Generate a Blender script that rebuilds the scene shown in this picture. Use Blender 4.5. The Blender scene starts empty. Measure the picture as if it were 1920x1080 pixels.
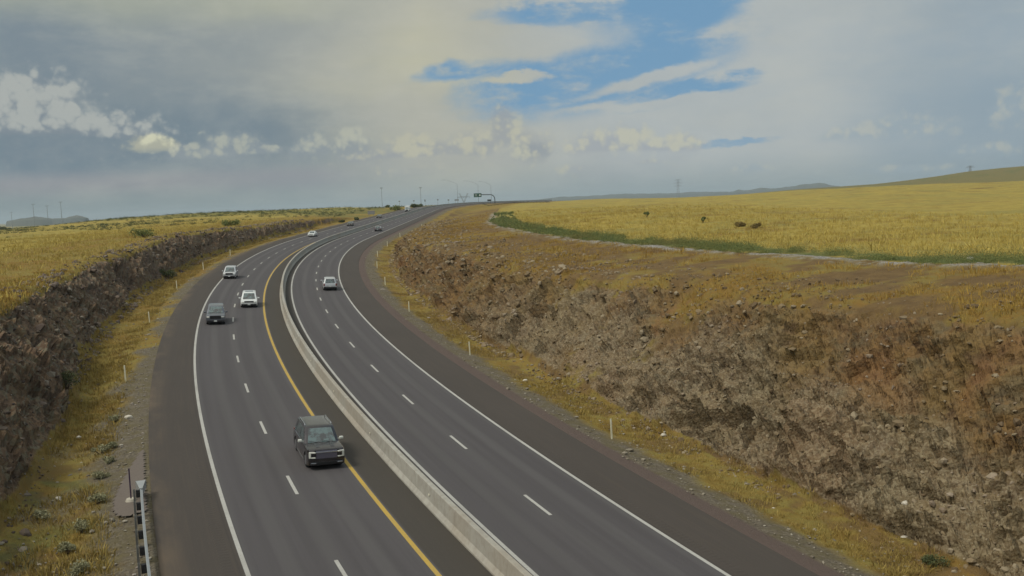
import bpy, bmesh, math, random
import numpy as np
from mathutils import Vector, Matrix
random.seed(7); rng = np.random.default_rng(11)
SC = bpy.context.scene; COL = SC.collection
def lin(r, g, b):
    f = lambda c: (c/255/12.92) if c/255 <= .04045 else ((c/255+.055)/1.055)**2.4
    return (f(r), f(g), f(b))
# ------------------------------------------------------------------ camera
FPX = 1824.47
CW = np.array([[.99924, .03899, 0.], [-.00344, .08805, .99611], [-.03884, .99535, -.08812]])  # rows: world x,y,z in camera right/up/forward
cam = bpy.data.cameras.new('camera'); camo = bpy.data.objects.new('camera', cam); COL.objects.link(camo)
cam.sensor_width = 36; cam.lens = 36*FPX/1920; cam.clip_start = .5; cam.clip_end = 40000
camo.matrix_world = Matrix(((CW[0][0], CW[0][1], -CW[0][2], 0), (CW[1][0], CW[1][1], -CW[1][2], 0), (CW[2][0], CW[2][1], -CW[2][2], 0), (0, 0, 0, 1)))
SC.camera = camo
SC.view_settings.view_transform = 'Standard'; SC.view_settings.look = 'None'; SC.view_settings.exposure = .14; SC.view_settings.gamma = 1
SC.cycles.volume_bounces = 0; SC.cycles.max_bounces = 6; SC.cycles.diffuse_bounces = 2
def ray(px, py):
    v = CW @ np.array([(px-960)/FPX, (540-py)/FPX, 1.]); return v
def atdist(px, py, d):
    v = ray(px, py); return v*d/math.hypot(v[0], v[1])
def azel(px, py):
    v = ray(px, py); return math.degrees(math.atan2(v[0], v[1])), math.degrees(math.atan2(v[2], math.hypot(v[0], v[1])))
# ------------------------------------------------------------------ node helper
class NG:
    def __init__(s, tree): s.t = tree; s.N = tree.nodes; s.L = tree.links
    def put(s, sock, v):
        if v is None: return
        if isinstance(v, bpy.types.NodeSocket): s.L.new(v, sock)
        elif isinstance(v, (tuple, list)): sock.default_value = tuple(v) + ((1,) if len(v) == 3 and sock.type == 'RGBA' else ())
        else: sock.default_value = v
    def m(s, op, a, b=None, c=None, clamp=False):
        n = s.N.new('ShaderNodeMath'); n.operation = op; n.use_clamp = clamp
        s.put(n.inputs[0], a); s.put(n.inputs[1], b); s.put(n.inputs[2], c); return n.outputs[0]
    def add(s, a, b): return s.m('ADD', a, b)
    def sub(s, a, b): return s.m('SUBTRACT', a, b)
    def mul(s, a, b): return s.m('MULTIPLY', a, b)
    def mx(s, a, b): return s.m('MAXIMUM', a, b)
    def mn(s, a, b): return s.m('MINIMUM', a, b)
    def step(s, x, a, b):          # smoothstep a->b gives 0..1 (a may exceed b)
        n = s.N.new('ShaderNodeMapRange'); n.interpolation_type = 'SMOOTHSTEP'
        if a > b:
            s.put(n.inputs[0], x); n.inputs[1].default_value = b; n.inputs[2].default_value = a; n.inputs[3].default_value = 1; n.inputs[4].default_value = 0
        else:
            s.put(n.inputs[0], x); n.inputs[1].default_value = a; n.inputs[2].default_value = b; n.inputs[3].default_value = 0; n.inputs[4].default_value = 1
        return n.outputs[0]
    def band(s, x, a, b, w=.05): return s.mul(s.step(x, a-w, a+w), s.step(x, b+w, b-w))
    def mix(s, f, a, b, mode='MIX'):
        n = s.N.new('ShaderNodeMix'); n.data_type = 'RGBA'; n.blend_type = mode; n.clamp_factor = True
        s.put(n.inputs[0], f); s.put(n.inputs[6], a); s.put(n.inputs[7], b); return n.outputs[2]
    def vec(s, x, y, z):
        n = s.N.new('ShaderNodeCombineXYZ'); s.put(n.inputs[0], x); s.put(n.inputs[1], y); s.put(n.inputs[2], z); return n.outputs[0]
    def sep(s, v):
        n = s.N.new('ShaderNodeSeparateXYZ'); s.put(n.inputs[0], v); return n.outputs
    def vmul(s, v, k):
        n = s.N.new('ShaderNodeVectorMath'); n.operation = 'MULTIPLY'; s.put(n.inputs[0], v); s.put(n.inputs[1], k if isinstance(k, tuple) else (k, k, k)); return n.outputs[0]
    def noise(s, v, scale=1, detail=3, rough=.55, lac=2.0, out=0):
        n = s.N.new('ShaderNodeTexNoise'); s.put(n.inputs['Vector'], v); n.inputs['Scale'].default_value = scale
        n.inputs['Detail'].default_value = detail; n.inputs['Roughness'].default_value = rough; n.inputs['Lacunarity'].default_value = lac; return n.outputs[out]
    def voro(s, v, scale=1, feat='F1', out='Distance', rand=1):
        n = s.N.new('ShaderNodeTexVoronoi'); n.feature = feat; s.put(n.inputs['Vector'], v); n.inputs['Scale'].default_value = scale
        n.inputs['Randomness'].default_value = rand; return n.outputs[out]
    def attr(s, name, out='Color'):
        n = s.N.new('ShaderNodeAttribute'); n.attribute_name = name; return n.outputs[out]
    def coord(s, out='Object'): return s.N.new('ShaderNodeTexCoord').outputs[out]
    def bump(s, h, strength=.5, dist=.1, normal=None):
        n = s.N.new('ShaderNodeBump'); n.inputs['Strength'].default_value = strength; n.inputs['Distance'].default_value = dist
        s.put(n.inputs['Height'], h); s.put(n.inputs['Normal'], normal); return n.outputs[0]
def mat(name, fn=None, col=(.5, .5, .5), rough=.6, metal=0, spec=None, trans=0, coat=0):
    m = bpy.data.materials.new(name); m.use_nodes = True; g = NG(m.node_tree)
    b = g.N['Principled BSDF']
    b.inputs['Base Color'].default_value = (*col, 1); b.inputs['Roughness'].default_value = rough; b.inputs['Metallic'].default_value = metal
    if spec is not None: b.inputs['Specular IOR Level'].default_value = spec
    b.inputs['Transmission Weight'].default_value = trans; b.inputs['Coat Weight'].default_value = coat
    if fn: fn(g, b)
    return m
def speck(g, b, col, amt=.25, sc=6):     # gentle wear and dirt on small things
    n = g.noise(g.coord(), sc, 4, .6); g.put(b.inputs['Base Color'], g.mix(g.mul(n, amt), col, tuple(c*.35 for c in col)))
    g.put(b.inputs['Roughness'], g.add(g.mul(n, .3), b.inputs['Roughness'].default_value-.15))
def smat(name, col, rough=.5, metal=0, amt=.3, sc=6, coat=0, spec=None):
    return mat(name, lambda g, b: speck(g, b, col, amt, sc), col, rough, metal, spec, 0, coat)
# ------------------------------------------------------------------ sun and sky
SUN_EL, SUN_AZ = math.radians(52), math.radians(-125)      # azimuth measured clockwise from +Y (view direction)
sd = Vector((math.sin(SUN_AZ)*math.cos(SUN_EL), math.cos(SUN_AZ)*math.cos(SUN_EL), math.sin(SUN_EL)))
sl = bpy.data.lights.new('sun', 'SUN'); sl.energy = 1.6; sl.angle = math.radians(13); sl.color = (1, .95, .86)
so = bpy.data.objects.new('sun', sl); COL.objects.link(so); so.rotation_euler = (-sd).to_track_quat('-Z', 'Y').to_euler()
W = bpy.data.worlds.new('World'); SC.world = W; W.use_nodes = True
def build_sky():
    g = NG(W.node_tree); bg = g.N['Background']; STR = .1; bg.inputs['Strength'].default_value = STR
    sky = g.N.new('ShaderNodeTexSky'); sky.sky_type = 'NISHITA'; sky.sun_disc = False; sky.sun_elevation = SUN_EL; sky.sun_rotation = SUN_AZ
    sky.altitude = 500; sky.dust_density = .6
    C = lambda r, gg, b: tuple(c/STR for c in lin(r, gg, b))
    d = g.coord('Generated'); x, y, z = g.sep(d)
    az = g.mul(g.m('ARCTAN2', x, y), 57.2958); el = g.mul(g.m('ARCSINE', z), 57.2958)
    dn = g.vmul(d, (1, 1, 2.2))
    big = g.noise(dn, 4.5, 6, .55); wis = g.noise(g.vmul(d, (1, 1, 3.4)), 10, 10, .66); fine = g.noise(g.vmul(d, (1, 1, 1.25)), 34, 8, .62)
    col3 = g.noise(g.vmul(d, (1, 1, 3)), 3, 5, .5, out=1)
    nx, ny, nz = g.sep(col3)
    aw = g.add(az, g.mul(g.sub(big, .5), 9)); ew = g.add(el, g.mul(g.sub(big, .5), 2.6)); ew = g.add(ew, g.mul(g.sub(wis, .5), .9))
    # sheet cloud tones across the view (degrees)
    def lerp(f, a, b): return g.mix(f, a, b)
    base = lerp(g.step(aw, -26, -4), C(117, 131, 140), C(166, 167, 157))
    base = lerp(g.step(aw, -4, 9), base, C(166, 173, 174))
    base = lerp(g.step(aw, 17, 27), base, C(146, 160, 169))
    # dark blue-grey belt low on the left
    belt = g.mul(g.band(ew, 2.0, 6.0, 1.8), g.step(aw, -4, -16)); base = lerp(g.mul(belt, .85), base, C(104, 122, 134))
    belt2 = g.mul(g.band(el, 1.2, 2.3, .5), g.step(aw, -8, -13)); base = lerp(g.mul(belt2, .9), base, C(140, 140, 146))
    low = g.step(el, 2.6, .3); base = lerp(g.mul(low, .75), base, lerp(g.step(az, -22, 3), C(124, 138, 138), C(136, 150, 153)))
    warm = g.mul(g.step(g.add(g.m('ABSOLUTE', g.add(aw, 5)), g.m('ABSOLUTE', g.mul(g.sub(ew, 6.5), 1.1))), 10, 1), g.step(nx, .35, .62))
    base = lerp(g.mul(warm, .75), base, C(184, 182, 158))
    top = g.mul(g.step(aw, -6, -13), g.step(ew, 9.3, 11.5)); base = lerp(g.mul(top, .5), base, C(170, 172, 150))
    base = lerp(g.mul(g.step(wis, .42, .7), .18), base, C(186, 186, 174))
    base = lerp(g.mul(g.step(big, .55, .3), .16), base, C(122, 134, 142))
    base = lerp(g.mul(g.step(fine, .4, .75), .1), base, C(190, 190, 180))
    # rain blue on the far right
    base = lerp(g.mul(g.mul(g.step(aw, 18, 25), g.step(nz, .6, .4)), .6), base, C(130, 149, 162))
    # clear-sky gaps
    def ell(px, py, w, h, ang=0, A=az, E=el):
        a0, e0 = azel(px, py); k = 1/FPX*57.3; w *= k; h *= k; ca, sa = math.cos(math.radians(ang)), math.sin(math.radians(ang))
        da = g.sub(A, a0); de = g.sub(E, e0)
        u = g.mul(g.add(g.mul(da, ca), g.mul(de, sa)), 1/w); v = g.mul(g.sub(g.mul(de, ca), g.mul(da, sa)), 1/h)
        return g.m('SQRT', g.add(g.mul(u, u), g.mul(v, v)))
    A2 = g.add(az, g.mul(g.sub(wis, .5), 5)); E2 = g.add(el, g.mul(g.sub(wis, .5), 1.6)); E2 = g.add(E2, g.mul(g.sub(fine, .5), .9))
    r = ell(1115, 128, 265, 78, 10, A2, E2)
    for q in ((1215, 70, 150, 85, 28), (1280, 20, 150, 60, 24), (1290, 170, 150, 20, 9), (1100, 22, 190, 26, 0), (880, 128, 110, 20, 8), (1010, 178, 120, 24, 2)): r = g.mn(r, ell(*q, A2, E2))
    gap = g.step(g.add(r, g.mul(g.sub(fine, .5), .5)), 1.22, .62)
    streak = ell(1000, 84, 165, 30, 4, A2, E2); streak = g.mn(streak, ell(960, 148, 60, 9, 0, A2, E2)); streak = g.mn(streak, ell(1220, 150, 120, 11, 12, A2, E2)); streak = g.mn(streak, ell(1210, 196, 170, 9, 2, A2, E2))
    gap = g.mul(gap, g.step(g.add(streak, g.mul(g.sub(wis, .5), 1.2)), .55, 1.35))
    gap = g.mx(gap, g.mul(g.step(ell(1372, 266, 75, 8, 0, A2, E2), 1.2, .6), .8))
    gap = g.mul(gap, g.step(g.add(wis, g.mul(fine, .35)), .93, .62))
    # elsewhere around the sky: broken gaps high up
    hi = g.mul(g.mul(g.step(el, 16, 30), g.step(big, .46, .36)), .8); gap = g.mx(gap, hi)
    blue = lerp(.88, g.vmul(sky.outputs[0], .6), C(108, 148, 180))
    out = lerp(gap, base, blue)
    # cumulus: bright cauliflower heads with flat, greyer feet
    f2 = g.noise(g.vmul(d, (1, 1, 1.1)), 26, 9, .66); f3 = g.noise(g.vmul(d, (1, 1, 1.3)), 75, 6, .62); f4 = g.noise(g.vmul(d, (1, 1, 1.15)), 62, 10, .62); wv = g.N.new('ShaderNodeVectorMath'); wv.operation = 'ADD'; g.put(wv.inputs[0], d); g.put(wv.inputs[1], g.vmul(g.noise(d, 50, 4, .6, out=1), .012)); v1 = g.voro(wv.outputs[0], 62); v2 = g.voro(wv.outputs[0], 150); lump = g.add(g.mul(v1, .62), g.mul(v2, .38))
    def puffs(L, cA, cB, soft, opa):
        nonlocal out
        r = None; vert = None
        for (px, py, w, hu, hd) in L:
            a0, e0 = azel(px, py); k = 57.3/FPX
            da = g.mul(g.sub(az, a0), 1/(w*k)); de = g.sub(el, e0)
            dv = g.mx(g.mul(de, 1/(hu*k)), g.mul(de, -1/(hd*k)))
            q = g.m('SQRT', g.add(g.mul(da, da), g.mul(dv, dv)))
            vv = g.m('MULTIPLY', g.m('MINIMUM', g.m('MAXIMUM', g.mul(de, 1/(hu*k)), -1.), 1.), g.step(q, 2.2, .8)); vert = vv if vert is None else g.add(vert, vv)
            r = q if r is None else g.m('SMOOTH_MIN', r, q, .18)
        q = g.sub(r, g.mul(g.sub(f2, .5), .8)); q = g.sub(q, g.mul(g.sub(f4, .5), 1.5)); q = g.add(q, g.mul(g.sub(lump, .42), .7))
        soft = soft+.2; mask = g.mul(g.step(q, 1.35+soft, 1.35-soft), g.add(.3, g.mul(g.step(vert, -.55, .2), .7)))
        sh = g.add(g.mul(g.sub(.42, lump), 2.6), g.mul(g.sub(f4, .5), 2.0)); sh = g.add(sh, g.mul(vert, .45)); sh = g.add(sh, g.mul(g.sub(f2, .5), 1.2))
        c = lerp(g.step(sh, -.45, .6), cA, cB)
        out = lerp(g.mul(mask, opa), out, c)
    puffs([(60, 225, 72, 58, 40), (20, 245, 90, 45, 40), (180, 250, 75, 30, 25), (110, 262, 130, 28, 28), (240, 262, 40, 14, 12)], C(122, 133, 141), C(166, 170, 166), .16, .88)
    puffs([(285, 278, 34, 18, 6)], C(165, 166, 150), C(198, 198, 172), .1, .95)
    puffs([(355, 292, 30, 16, 12), (435, 282, 48, 24, 10), (490, 284, 30, 10, 8), (415, 298, 60, 10, 10), (580, 288, 32, 24, 16), (660, 285, 26, 30, 16), (1000, 290, 25, 20, 14)], C(136, 145, 150), C(176, 178, 163), .18, .68)
    puffs([(790, 286, 60, 24, 26), (880, 288, 60, 30, 20), (960, 290, 62, 36, 16), (720, 298, 60, 16, 14), (945, 235, 22, 28, 40), (770, 324, 50, 8, 6)], C(142, 148, 154), C(182, 180, 158), .24, .62)
    puffs([(1130, 280, 45, 26, 26), (1170, 272, 45, 26, 20), (1275, 276, 32, 20, 18), (1215, 290, 70, 24, 30), (1150, 318, 75, 12, 14)], C(150, 156, 163), C(186, 184, 162), .24, .66)
    puffs([(1590, 258, 40, 14, 10), (1690, 250, 60, 24, 16), (1840, 284, 40, 12, 12), (1905, 215, 30, 34, 20), (1410, 318, 24, 9, 9), (1700, 320, 60, 9, 8)], C(146, 160, 168), C(176, 178, 168), .25, .6)
    # overhead and behind: brighter cloud deck round the sun
    sdot = g.add(g.add(g.mul(x, sd.x), g.mul(y, sd.y)), g.mul(z, sd.z))
    gl = g.mul(g.step(sdot, .2, 1.0), g.step(el, 14, 35))
    out = lerp(gl, out, g.mix(.5, C(235, 233, 225), C(250, 248, 240)))
    out = lerp(g.step(el, -.5, -4), out, C(110, 105, 85))
    g.put(bg.inputs['Color'], out)
build_sky()
# ------------------------------------------------------------------ object helpers
def tag(o, label=None, cat=None, group=None, kind=None):
    if label: o['label'] = label
    if cat: o['category'] = cat
    if group: o['group'] = group
    if kind: o['kind'] = kind
    return o
def mk(name, V, F, m, parent=None, smooth=False, loc=None):
    me = bpy.data.meshes.new(name); me.from_pydata([tuple(v) for v in V], [], [tuple(f) for f in F]); me.update()
    return link(name, me, m, parent, smooth, loc)
def link(name, me, m, parent=None, smooth=False, loc=None):
    if m is not None: me.materials.append(m)
    if smooth: me.polygons.foreach_set('use_smooth', [True]*len(me.polygons))
    o = bpy.data.objects.new(name, me); COL.objects.link(o)
    if parent is not None: o.parent = parent
    if loc is not None: o.location = loc
    return o
def fast(name, V, Fq, m, parent=None, smooth=False):          # big numpy meshes; Fq is (n,k) int
    me = bpy.data.meshes.new(name); n, k = Fq.shape
    me.vertices.add(len(V)); me.vertices.foreach_set('co', np.ascontiguousarray(V, dtype=np.float32).ravel())
    me.loops.add(n*k); me.loops.foreach_set('vertex_index', np.ascontiguousarray(Fq, dtype=np.int32).ravel())
    me.polygons.add(n); me.polygons.foreach_set('loop_start', np.arange(0, n*k, k, dtype=np.int32)); me.polygons.foreach_set('loop_total', np.full(n, k, dtype=np.int32))
    me.update(calc_edges=True)
    me.polygons.foreach_set('use_smooth', np.full(n, smooth))
    o = bpy.data.objects.new(name, me); COL.objects.link(o)
    if m: me.materials.append(m)
    if parent: o.parent = parent
    return o
def colattr(o, name, A):
    a = o.data.attributes.new(name, 'FLOAT_COLOR', 'POINT'); a.data.foreach_set('color', np.ascontiguousarray(A, dtype=np.float32).ravel())
def empty(name, loc=(0, 0, 0), rz=0):
    o = bpy.data.objects.new(name, None); COL.objects.link(o); o.location = loc; o.rotation_euler = (0, 0, rz); o.empty_display_size = .3; return o
class MB:
    def __init__(s): s.b = bmesh.new()
    def box(s, c, d, rot=None, bev=0):
        r = bmesh.ops.create_cube(s.b, size=1); M = Matrix.Translation(c) @ (rot.to_4x4() if rot else Matrix.Identity(4)) @ Matrix.Diagonal((*d, 1))
        bmesh.ops.transform(s.b, matrix=M, verts=r['verts'])
        if bev:
            ed = list({e for v in r['verts'] for e in v.link_edges}); bmesh.ops.bevel(s.b, geom=ed, offset=bev, segments=2, affect='EDGES', profile=.5)
        return s
    def cyl(s, a, b, r1, r2=None, n=10, caps=True):
        a = Vector(a); b = Vector(b); r2 = r1 if r2 is None else r2; d = b-a
        M = Matrix.Translation((a+b)/2) @ d.to_track_quat('Z', 'Y').to_matrix().to_4x4()
        bmesh.ops.create_cone(s.b, cap_ends=caps, segments=n, radius1=r1, radius2=r2, depth=d.length, matrix=M); return s
    def path(s, P, r, n=8):
        for a, b in zip(P[:-1], P[1:]): s.cyl(a, b, r if not isinstance(r, (list, tuple)) else r[0], None, n)
        return s
    def poly(s, V, F):
        vs = [s.b.verts.new(v) for v in V]
        for f in F: s.b.faces.new([vs[i] for i in f])
        return s
    def build(s, name, m, parent=None, smooth=False, loc=None):
        bmesh.ops.recalc_face_normals(s.b, faces=s.b.faces[:])
        me = bpy.data.meshes.new(name); s.b.to_mesh(me); s.b.free(); return link(name, me, m, parent, smooth, loc)
def dup(root, label=None, parent=None, loc=None):
    c = root.copy(); COL.objects.link(c)
    if parent is not None: c.parent = parent
    for ch in list(root.children): dup(ch, None, c)
    if label: c['label'] = label
    if loc is not None: c.location = loc
    return c
# ------------------------------------------------------------------ numpy noise
def _h(ix, iy, iz, k=0):
    n = (ix.astype(np.int64)*374761393 + iy.astype(np.int64)*668265263 + iz.astype(np.int64)*2147483647 + k*1274126177) & 0xffffffff
    n = ((n ^ (n >> 13))*1274126177) & 0xffffffff; n = (n ^ (n >> 16)) & 0xffffff
    return (n/float(0xffffff)).astype(np.float32)
def vnoise(P, k=0):
    i = np.floor(P).astype(np.int64); f = (P-i).astype(np.float32); f = f*f*(3-2*f); r = 0
    for a in (0, 1):
        for b in (0, 1):
            for c in (0, 1):
                w = (f[:, 0] if a else 1-f[:, 0])*(f[:, 1] if b else 1-f[:, 1])*(f[:, 2] if c else 1-f[:, 2])
                r = r + w*_h(i[:, 0]+a, i[:, 1]+b, i[:, 2]+c, k)
    return r*2-1
def fbm(P, o=4, k=0, g=.5):
    r = 0; a = 1; t = 0
    for i in range(o): r = r+a*vnoise(P*(2.03**i)+i*17.3, k+i); t += a; a *= g
    return r/t
def ridge(P, o=4, k=0):
    r = 0; a = 1; t = 0
    for i in range(o): r = r+a*(1-2*np.abs(vnoise(P*(2.1**i)+i*9.1, k+i))); t += a; a *= .5
    return r/t
def facets(P, k=0):
    """random blocky relief: each voronoi cell is a tilted flat facet"""
    i = np.floor(P).astype(np.int64); best = np.full(len(P), 9e9, np.float32); val = np.zeros(len(P), np.float32)
    for a in (-1, 0, 1):
        for b in (-1, 0, 1):
            for c in (-1, 0, 1):
                q = i+[a, b, c]; h = [_h(q[:, 0], q[:, 1], q[:, 2], k+j) for j in range(6)]
                d = [P[:, j]-(q[:, j]+h[j]) for j in range(3)]; D = (d[0]**2+d[1]**2+d[2]**2).astype(np.float32)
                v = (h[3]-.5)+((h[4]-.5)*d[0]+(h[5]-.5)*d[1]+(h[3]-.5)*d[2])*1.4
                mk_ = D < best; best = np.where(mk_, D, best); val = np.where(mk_, v, val)
    return val.astype(np.float32)
def sst(x, a, b):
    t = np.clip((x-a)/(b-a), 0, 1); return t*t*(3-2*t)
# ------------------------------------------------------------------ road coordinates: s along, u across (u>0 to the left)
CX, CY, R1 = 538.29, 264.86, 580.; S1 = 235.; R2 = 940.; C2X, C2Y = CX-R1+R2, CY+S1
PN = (.05102, -.02181, .99846); PH = 15.8656
def to_su(x, y):
    x = np.asarray(x, float); y = np.asarray(y, float)
    r = np.hypot(x-CX, y-CY); th = np.arctan2(CY-y, CX-x); sa = -th*R1; ua = np.where(x < CX, r-R1, -R1)
    sb = y-CY; ub = CX-R1-x
    rc = np.hypot(x-C2X, y-C2Y); ph = np.arctan2(y-C2Y, C2X-x); sc = S1+ph*R2; uc = np.where(x < C2X, rc-R2, -R2)
    s = np.where(y < CY, sa, np.where(y < C2Y, sb, sc)); u = np.where(y < CY, ua, np.where(y < C2Y, ub, uc)); return s, u
def to_xy(s, u):
    s = np.asarray(s, float); u = np.asarray(u, float); th = -s/R1; ph = (s-S1)/R2
    x = np.where(s < 0, CX-(R1+u)*np.cos(th), np.where(s < S1, CX-R1-u, C2X-(R2+u)*np.cos(ph)))
    y = np.where(s < 0, CY-(R1+u)*np.sin(th), np.where(s < S1, CY+s, C2Y+(R2+u)*np.sin(ph))); return x, y
ZC0 = (-PH-PN[0]*(CX-R1)-PN[1]*CY)/PN[2]; G0 = -PN[1]/PN[2]; E0 = PN[0]/PN[2]
def road_z(s, u):
    s = np.asarray(s, float); u = np.asarray(u, float); x, y = to_xy(np.minimum(s, 0), u)
    za = (-PH-PN[0]*x-PN[1]*y)/PN[2]; d = np.maximum(s, 0)
    A, B = 255., 460.
    zc = ZC0+G0*np.minimum(d, A); t = np.clip(d-A, 0, B-A); zc = zc+G0*(t-t*t/(2*(B-A))); t = np.clip(d-B-60, 0, 1e9); zc = zc-.012*t*t/(t+300)
    zb = zc+E0*(1-.75*sst(d, 60, 260))*u
    return np.where(s < 0, za, zb)
def frame_at(s, u):
    x, y = to_xy(s, u); x1, y1 = to_xy(s+.5, u); x0, y0 = to_xy(s-.5, u)
    P = Vector((float(x), float(y), float(road_z(s, u)))); T = Vector((float(x1-x0), float(y1-y0), float(road_z(s+.5, u)-road_z(s-.5, u)))).normalized()
    xa, ya = to_xy(s, u+.5); xb, yb = to_xy(s, u-.5); U = Vector((float(xa-xb), float(ya-yb), float(road_z(s, u+.5)-road_z(s, u-.5)))).normalized()
    N = U.cross(T)
    if N.z < 0: N = -N
    return P, T, U, N
def px_to_su(px, py):         # where a pixel meets the road surface
    v = ray(px, py); lo, hi = 20., 900.
    t = np.linspace(20, 900, 8000); X = v[0]*t; Y = v[1]*t; Z = v[2]*t; s, u = to_su(X, Y); z = road_z(s, u); i = int(np.argmax(Z < z)); return float(s[i]), float(u[i])
# ------------------------------------------------------------------ natural ground, from surveyed points
CP = []
def cp(px, py, d): p = atdist(px, py, d); CP.append((p[0], p[1], p[2]))
for q in ((1920, 517, 64), (1700, 500, 77), (1450, 480, 92), (1200, 455, 127), (1050, 432, 180), (980, 412, 260), (900, 396, 384),
          (1920, 420, 150), (1920, 370, 330), (1920, 339, 600), (1500, 420, 170), (1500, 375, 400), (1500, 357, 750), (1700, 400, 200), (1700, 348, 680),
          (1200, 400, 230), (1200, 378, 520), (1200, 373, 800), (1000, 390, 400), (1000, 380.5, 700),
          (0, 545, 90), (100, 520, 112), (200, 470, 160), (300, 440, 200), (400, 425, 275), (500, 415, 330), (640, 405, 375),
          (0, 500, 130), (0, 460, 220), (100, 440, 330), (0, 432, 620), (100, 423, 620), (200, 412, 620), (300, 405.5, 620), (250, 425, 350), (350, 402, 620), (450, 397, 620), (550, 393, 620), (640, 389, 640), (550, 402, 450), (780, 386, 720)): cp(*q)
for az, d, z in ((-60, 60, -6.3), (-60, 300, -6), (-100, 60, -8), (-100, 400, -8), (60, 60, -6.5), (60, 300, -5), (110, 80, -8), (110, 400, -7), (180, 60, -14), (180, 400, -14), (-38, 55, -6.2), (-31, 75, -6.2), (45, 45, -6.8)):
    CP.append((d*math.sin(math.radians(az)), d*math.cos(math.radians(az)), z))
for az in range(-170, 190, 20):
    for d, z in ((1300, -9 if az > 0 else -13), (2600, -18), (6000, -24), (20000, -40)): CP.append((d*math.sin(math.radians(az)), d*math.cos(math.radians(az)), z))
for s_ in (150, 200, 260, 330, 400, 480, 600, 760):
    for u_ in (-9, 19, -25, 34):
        if s_ < 210 and u_ in (-25,): continue
        X_, Y_ = to_xy(s_, u_); CP.append((float(X_), float(Y_), float(road_z(s_, u_))-(.25 if abs(u_) < 20 else .4)))
CP = np.array(CP)
def pol(x, y):
    r = np.hypot(x, y)+1e-6; return np.stack([x/r*np.log1p(r/25)*1.0, y/r*np.log1p(r/25)*1.0], 1)
_c = pol(CP[:, 0], CP[:, 1]); _n = len(CP)
_K = np.hypot(_c[:, None, 0]-_c[None, :, 0], _c[:, None, 1]-_c[None, :, 1]); _A = np.zeros((_n+3, _n+3)); _A[:_n, :_n] = _K-np.eye(_n)*.004
_A[:_n, _n] = 1; _A[:_n, _n+1:] = _c; _A[_n, :_n] = 1; _A[_n+1:, :_n] = _c.T
_w = np.linalg.solve(_A, np.r_[CP[:, 2], 0, 0, 0])
def natural(x, y):
    x = np.asarray(x, float).ravel(); y = np.asarray(y, float).ravel(); out = np.empty(len(x))
    for i in range(0, len(x), 100000):
        c = pol(x[i:i+100000], y[i:i+100000]); K = np.hypot(c[:, None, 0]-_c[None, :, 0], c[:, None, 1]-_c[None, :, 1])
        out[i:i+100000] = K@_w[:_n]+_w[_n]+c@_w[_n+1:]
    return out
HILL = np.array([(1200, 0), (1300, 5), (1400, 11), (1480, 16), (1560, 18.5), (1640, 21), (1700, 25), (1760, 31), (1820, 38), (1880, 42), (1930, 44), (2050, 40), (2300, 25), (2600, 0)], float)
def ground(x, y, fine=True):
    """height, masks.  All lengths in metres."""
    x = np.asarray(x, float).ravel(); y = np.asarray(y, float).ravel()
    s, u = to_su(x, y); rz = road_z(s, np.clip(u, -40, 60)); P = np.stack([x, y, np.zeros_like(x)], 1)
    nat = natural(x, y); r = np.hypot(x, y)
    nat = nat+fbm(P*.012, 3, 3)*1.0*sst(r, 120, 500)+fbm(P*.05, 3, 5)*.25
    az = np.degrees(np.arctan2(x, y)); pxx = 960+FPX*np.tan(np.radians(np.clip(az, -60, 60)))
    nat = nat+np.interp(pxx, HILL[:, 0], HILL[:, 1])*np.exp(-((r-2100)/650.)**2)*(r > 700)
    inroad = (np.abs(u-5) < 400) & (s < 900) & (s > -260)
    # verge profile at the foot of the cuts
    right = u < 5; au = np.where(right, -u, u)
    edge = np.where(right, 7.2, 17.65); toe = np.where(right, 13.9, 24.0)
    toe = toe+fbm(np.stack([s*.07, np.where(right, 3., 40.), s*0], 1), 3, 8)*np.where(right, .9, 1.2)*sst(s, -235, -190)+np.where(right, 0, 3.0)*sst(s, -213, -240)-np.where(right, 0, 1.3)*np.exp(-((s+197)/12)**2)
    fall = np.clip((au-edge)/(toe-edge), 0, 1)
    verge = rz-.04-(.45*sst(fall, 0, .8)-.25*sst(fall, .8, 1.))-.25*fall
    zt = verge
    sl = np.where(right, 1.0, 1/.62)*(1+.22*fbm(np.stack([s*.05, au*0+7, s*0], 1), 2, 9))
    w = np.maximum(au-toe, 0)
    bulge = fbm(np.stack([s*.09, w*.10, np.where(right, 0, 30.)], 1), 3, 12)
    face = zt+w*sl+bulge*1.3*sst(w, .5, 5)
    bench = nat-.085*np.clip(36-au, 0, 30)*right-.0*au
    k = 1.1; h = np.clip(.5+.5*(bench-face)/k, 0, 1); cut = bench*(1-h)+face*h-k*h*(1-h)
    fill = zt-w/3.5
    z = np.where(w <= 0, zt, np.maximum(cut, fill))
    blendfar = sst(au, 120, 400); z = z*(1-blendfar)+nat*blendfar
    z = np.where(inroad, z, nat)
    z = np.where(inroad & (u > -7.0) & (u < 17.42), rz-.25, z)
    # rock mask: on the steep part only
    steep = inroad & (w > 0) & (au < 75)
    rock = np.where(steep, sst(w, .0, .8)*(1-sst(face-bench, -1.6, .5)), 0)
    rock = rock*np.clip(1.0+1.15*fbm(P*.16+5, 3, 21)-np.where(right, .12*sst(z-zt, 4, 8), 0), 0, 1)
    H = np.clip(bench-zt, 0, 20); rock = rock*sst(H, .4, 1.6)
    return z, s, u, w, rock, right, inroad, nat
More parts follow.
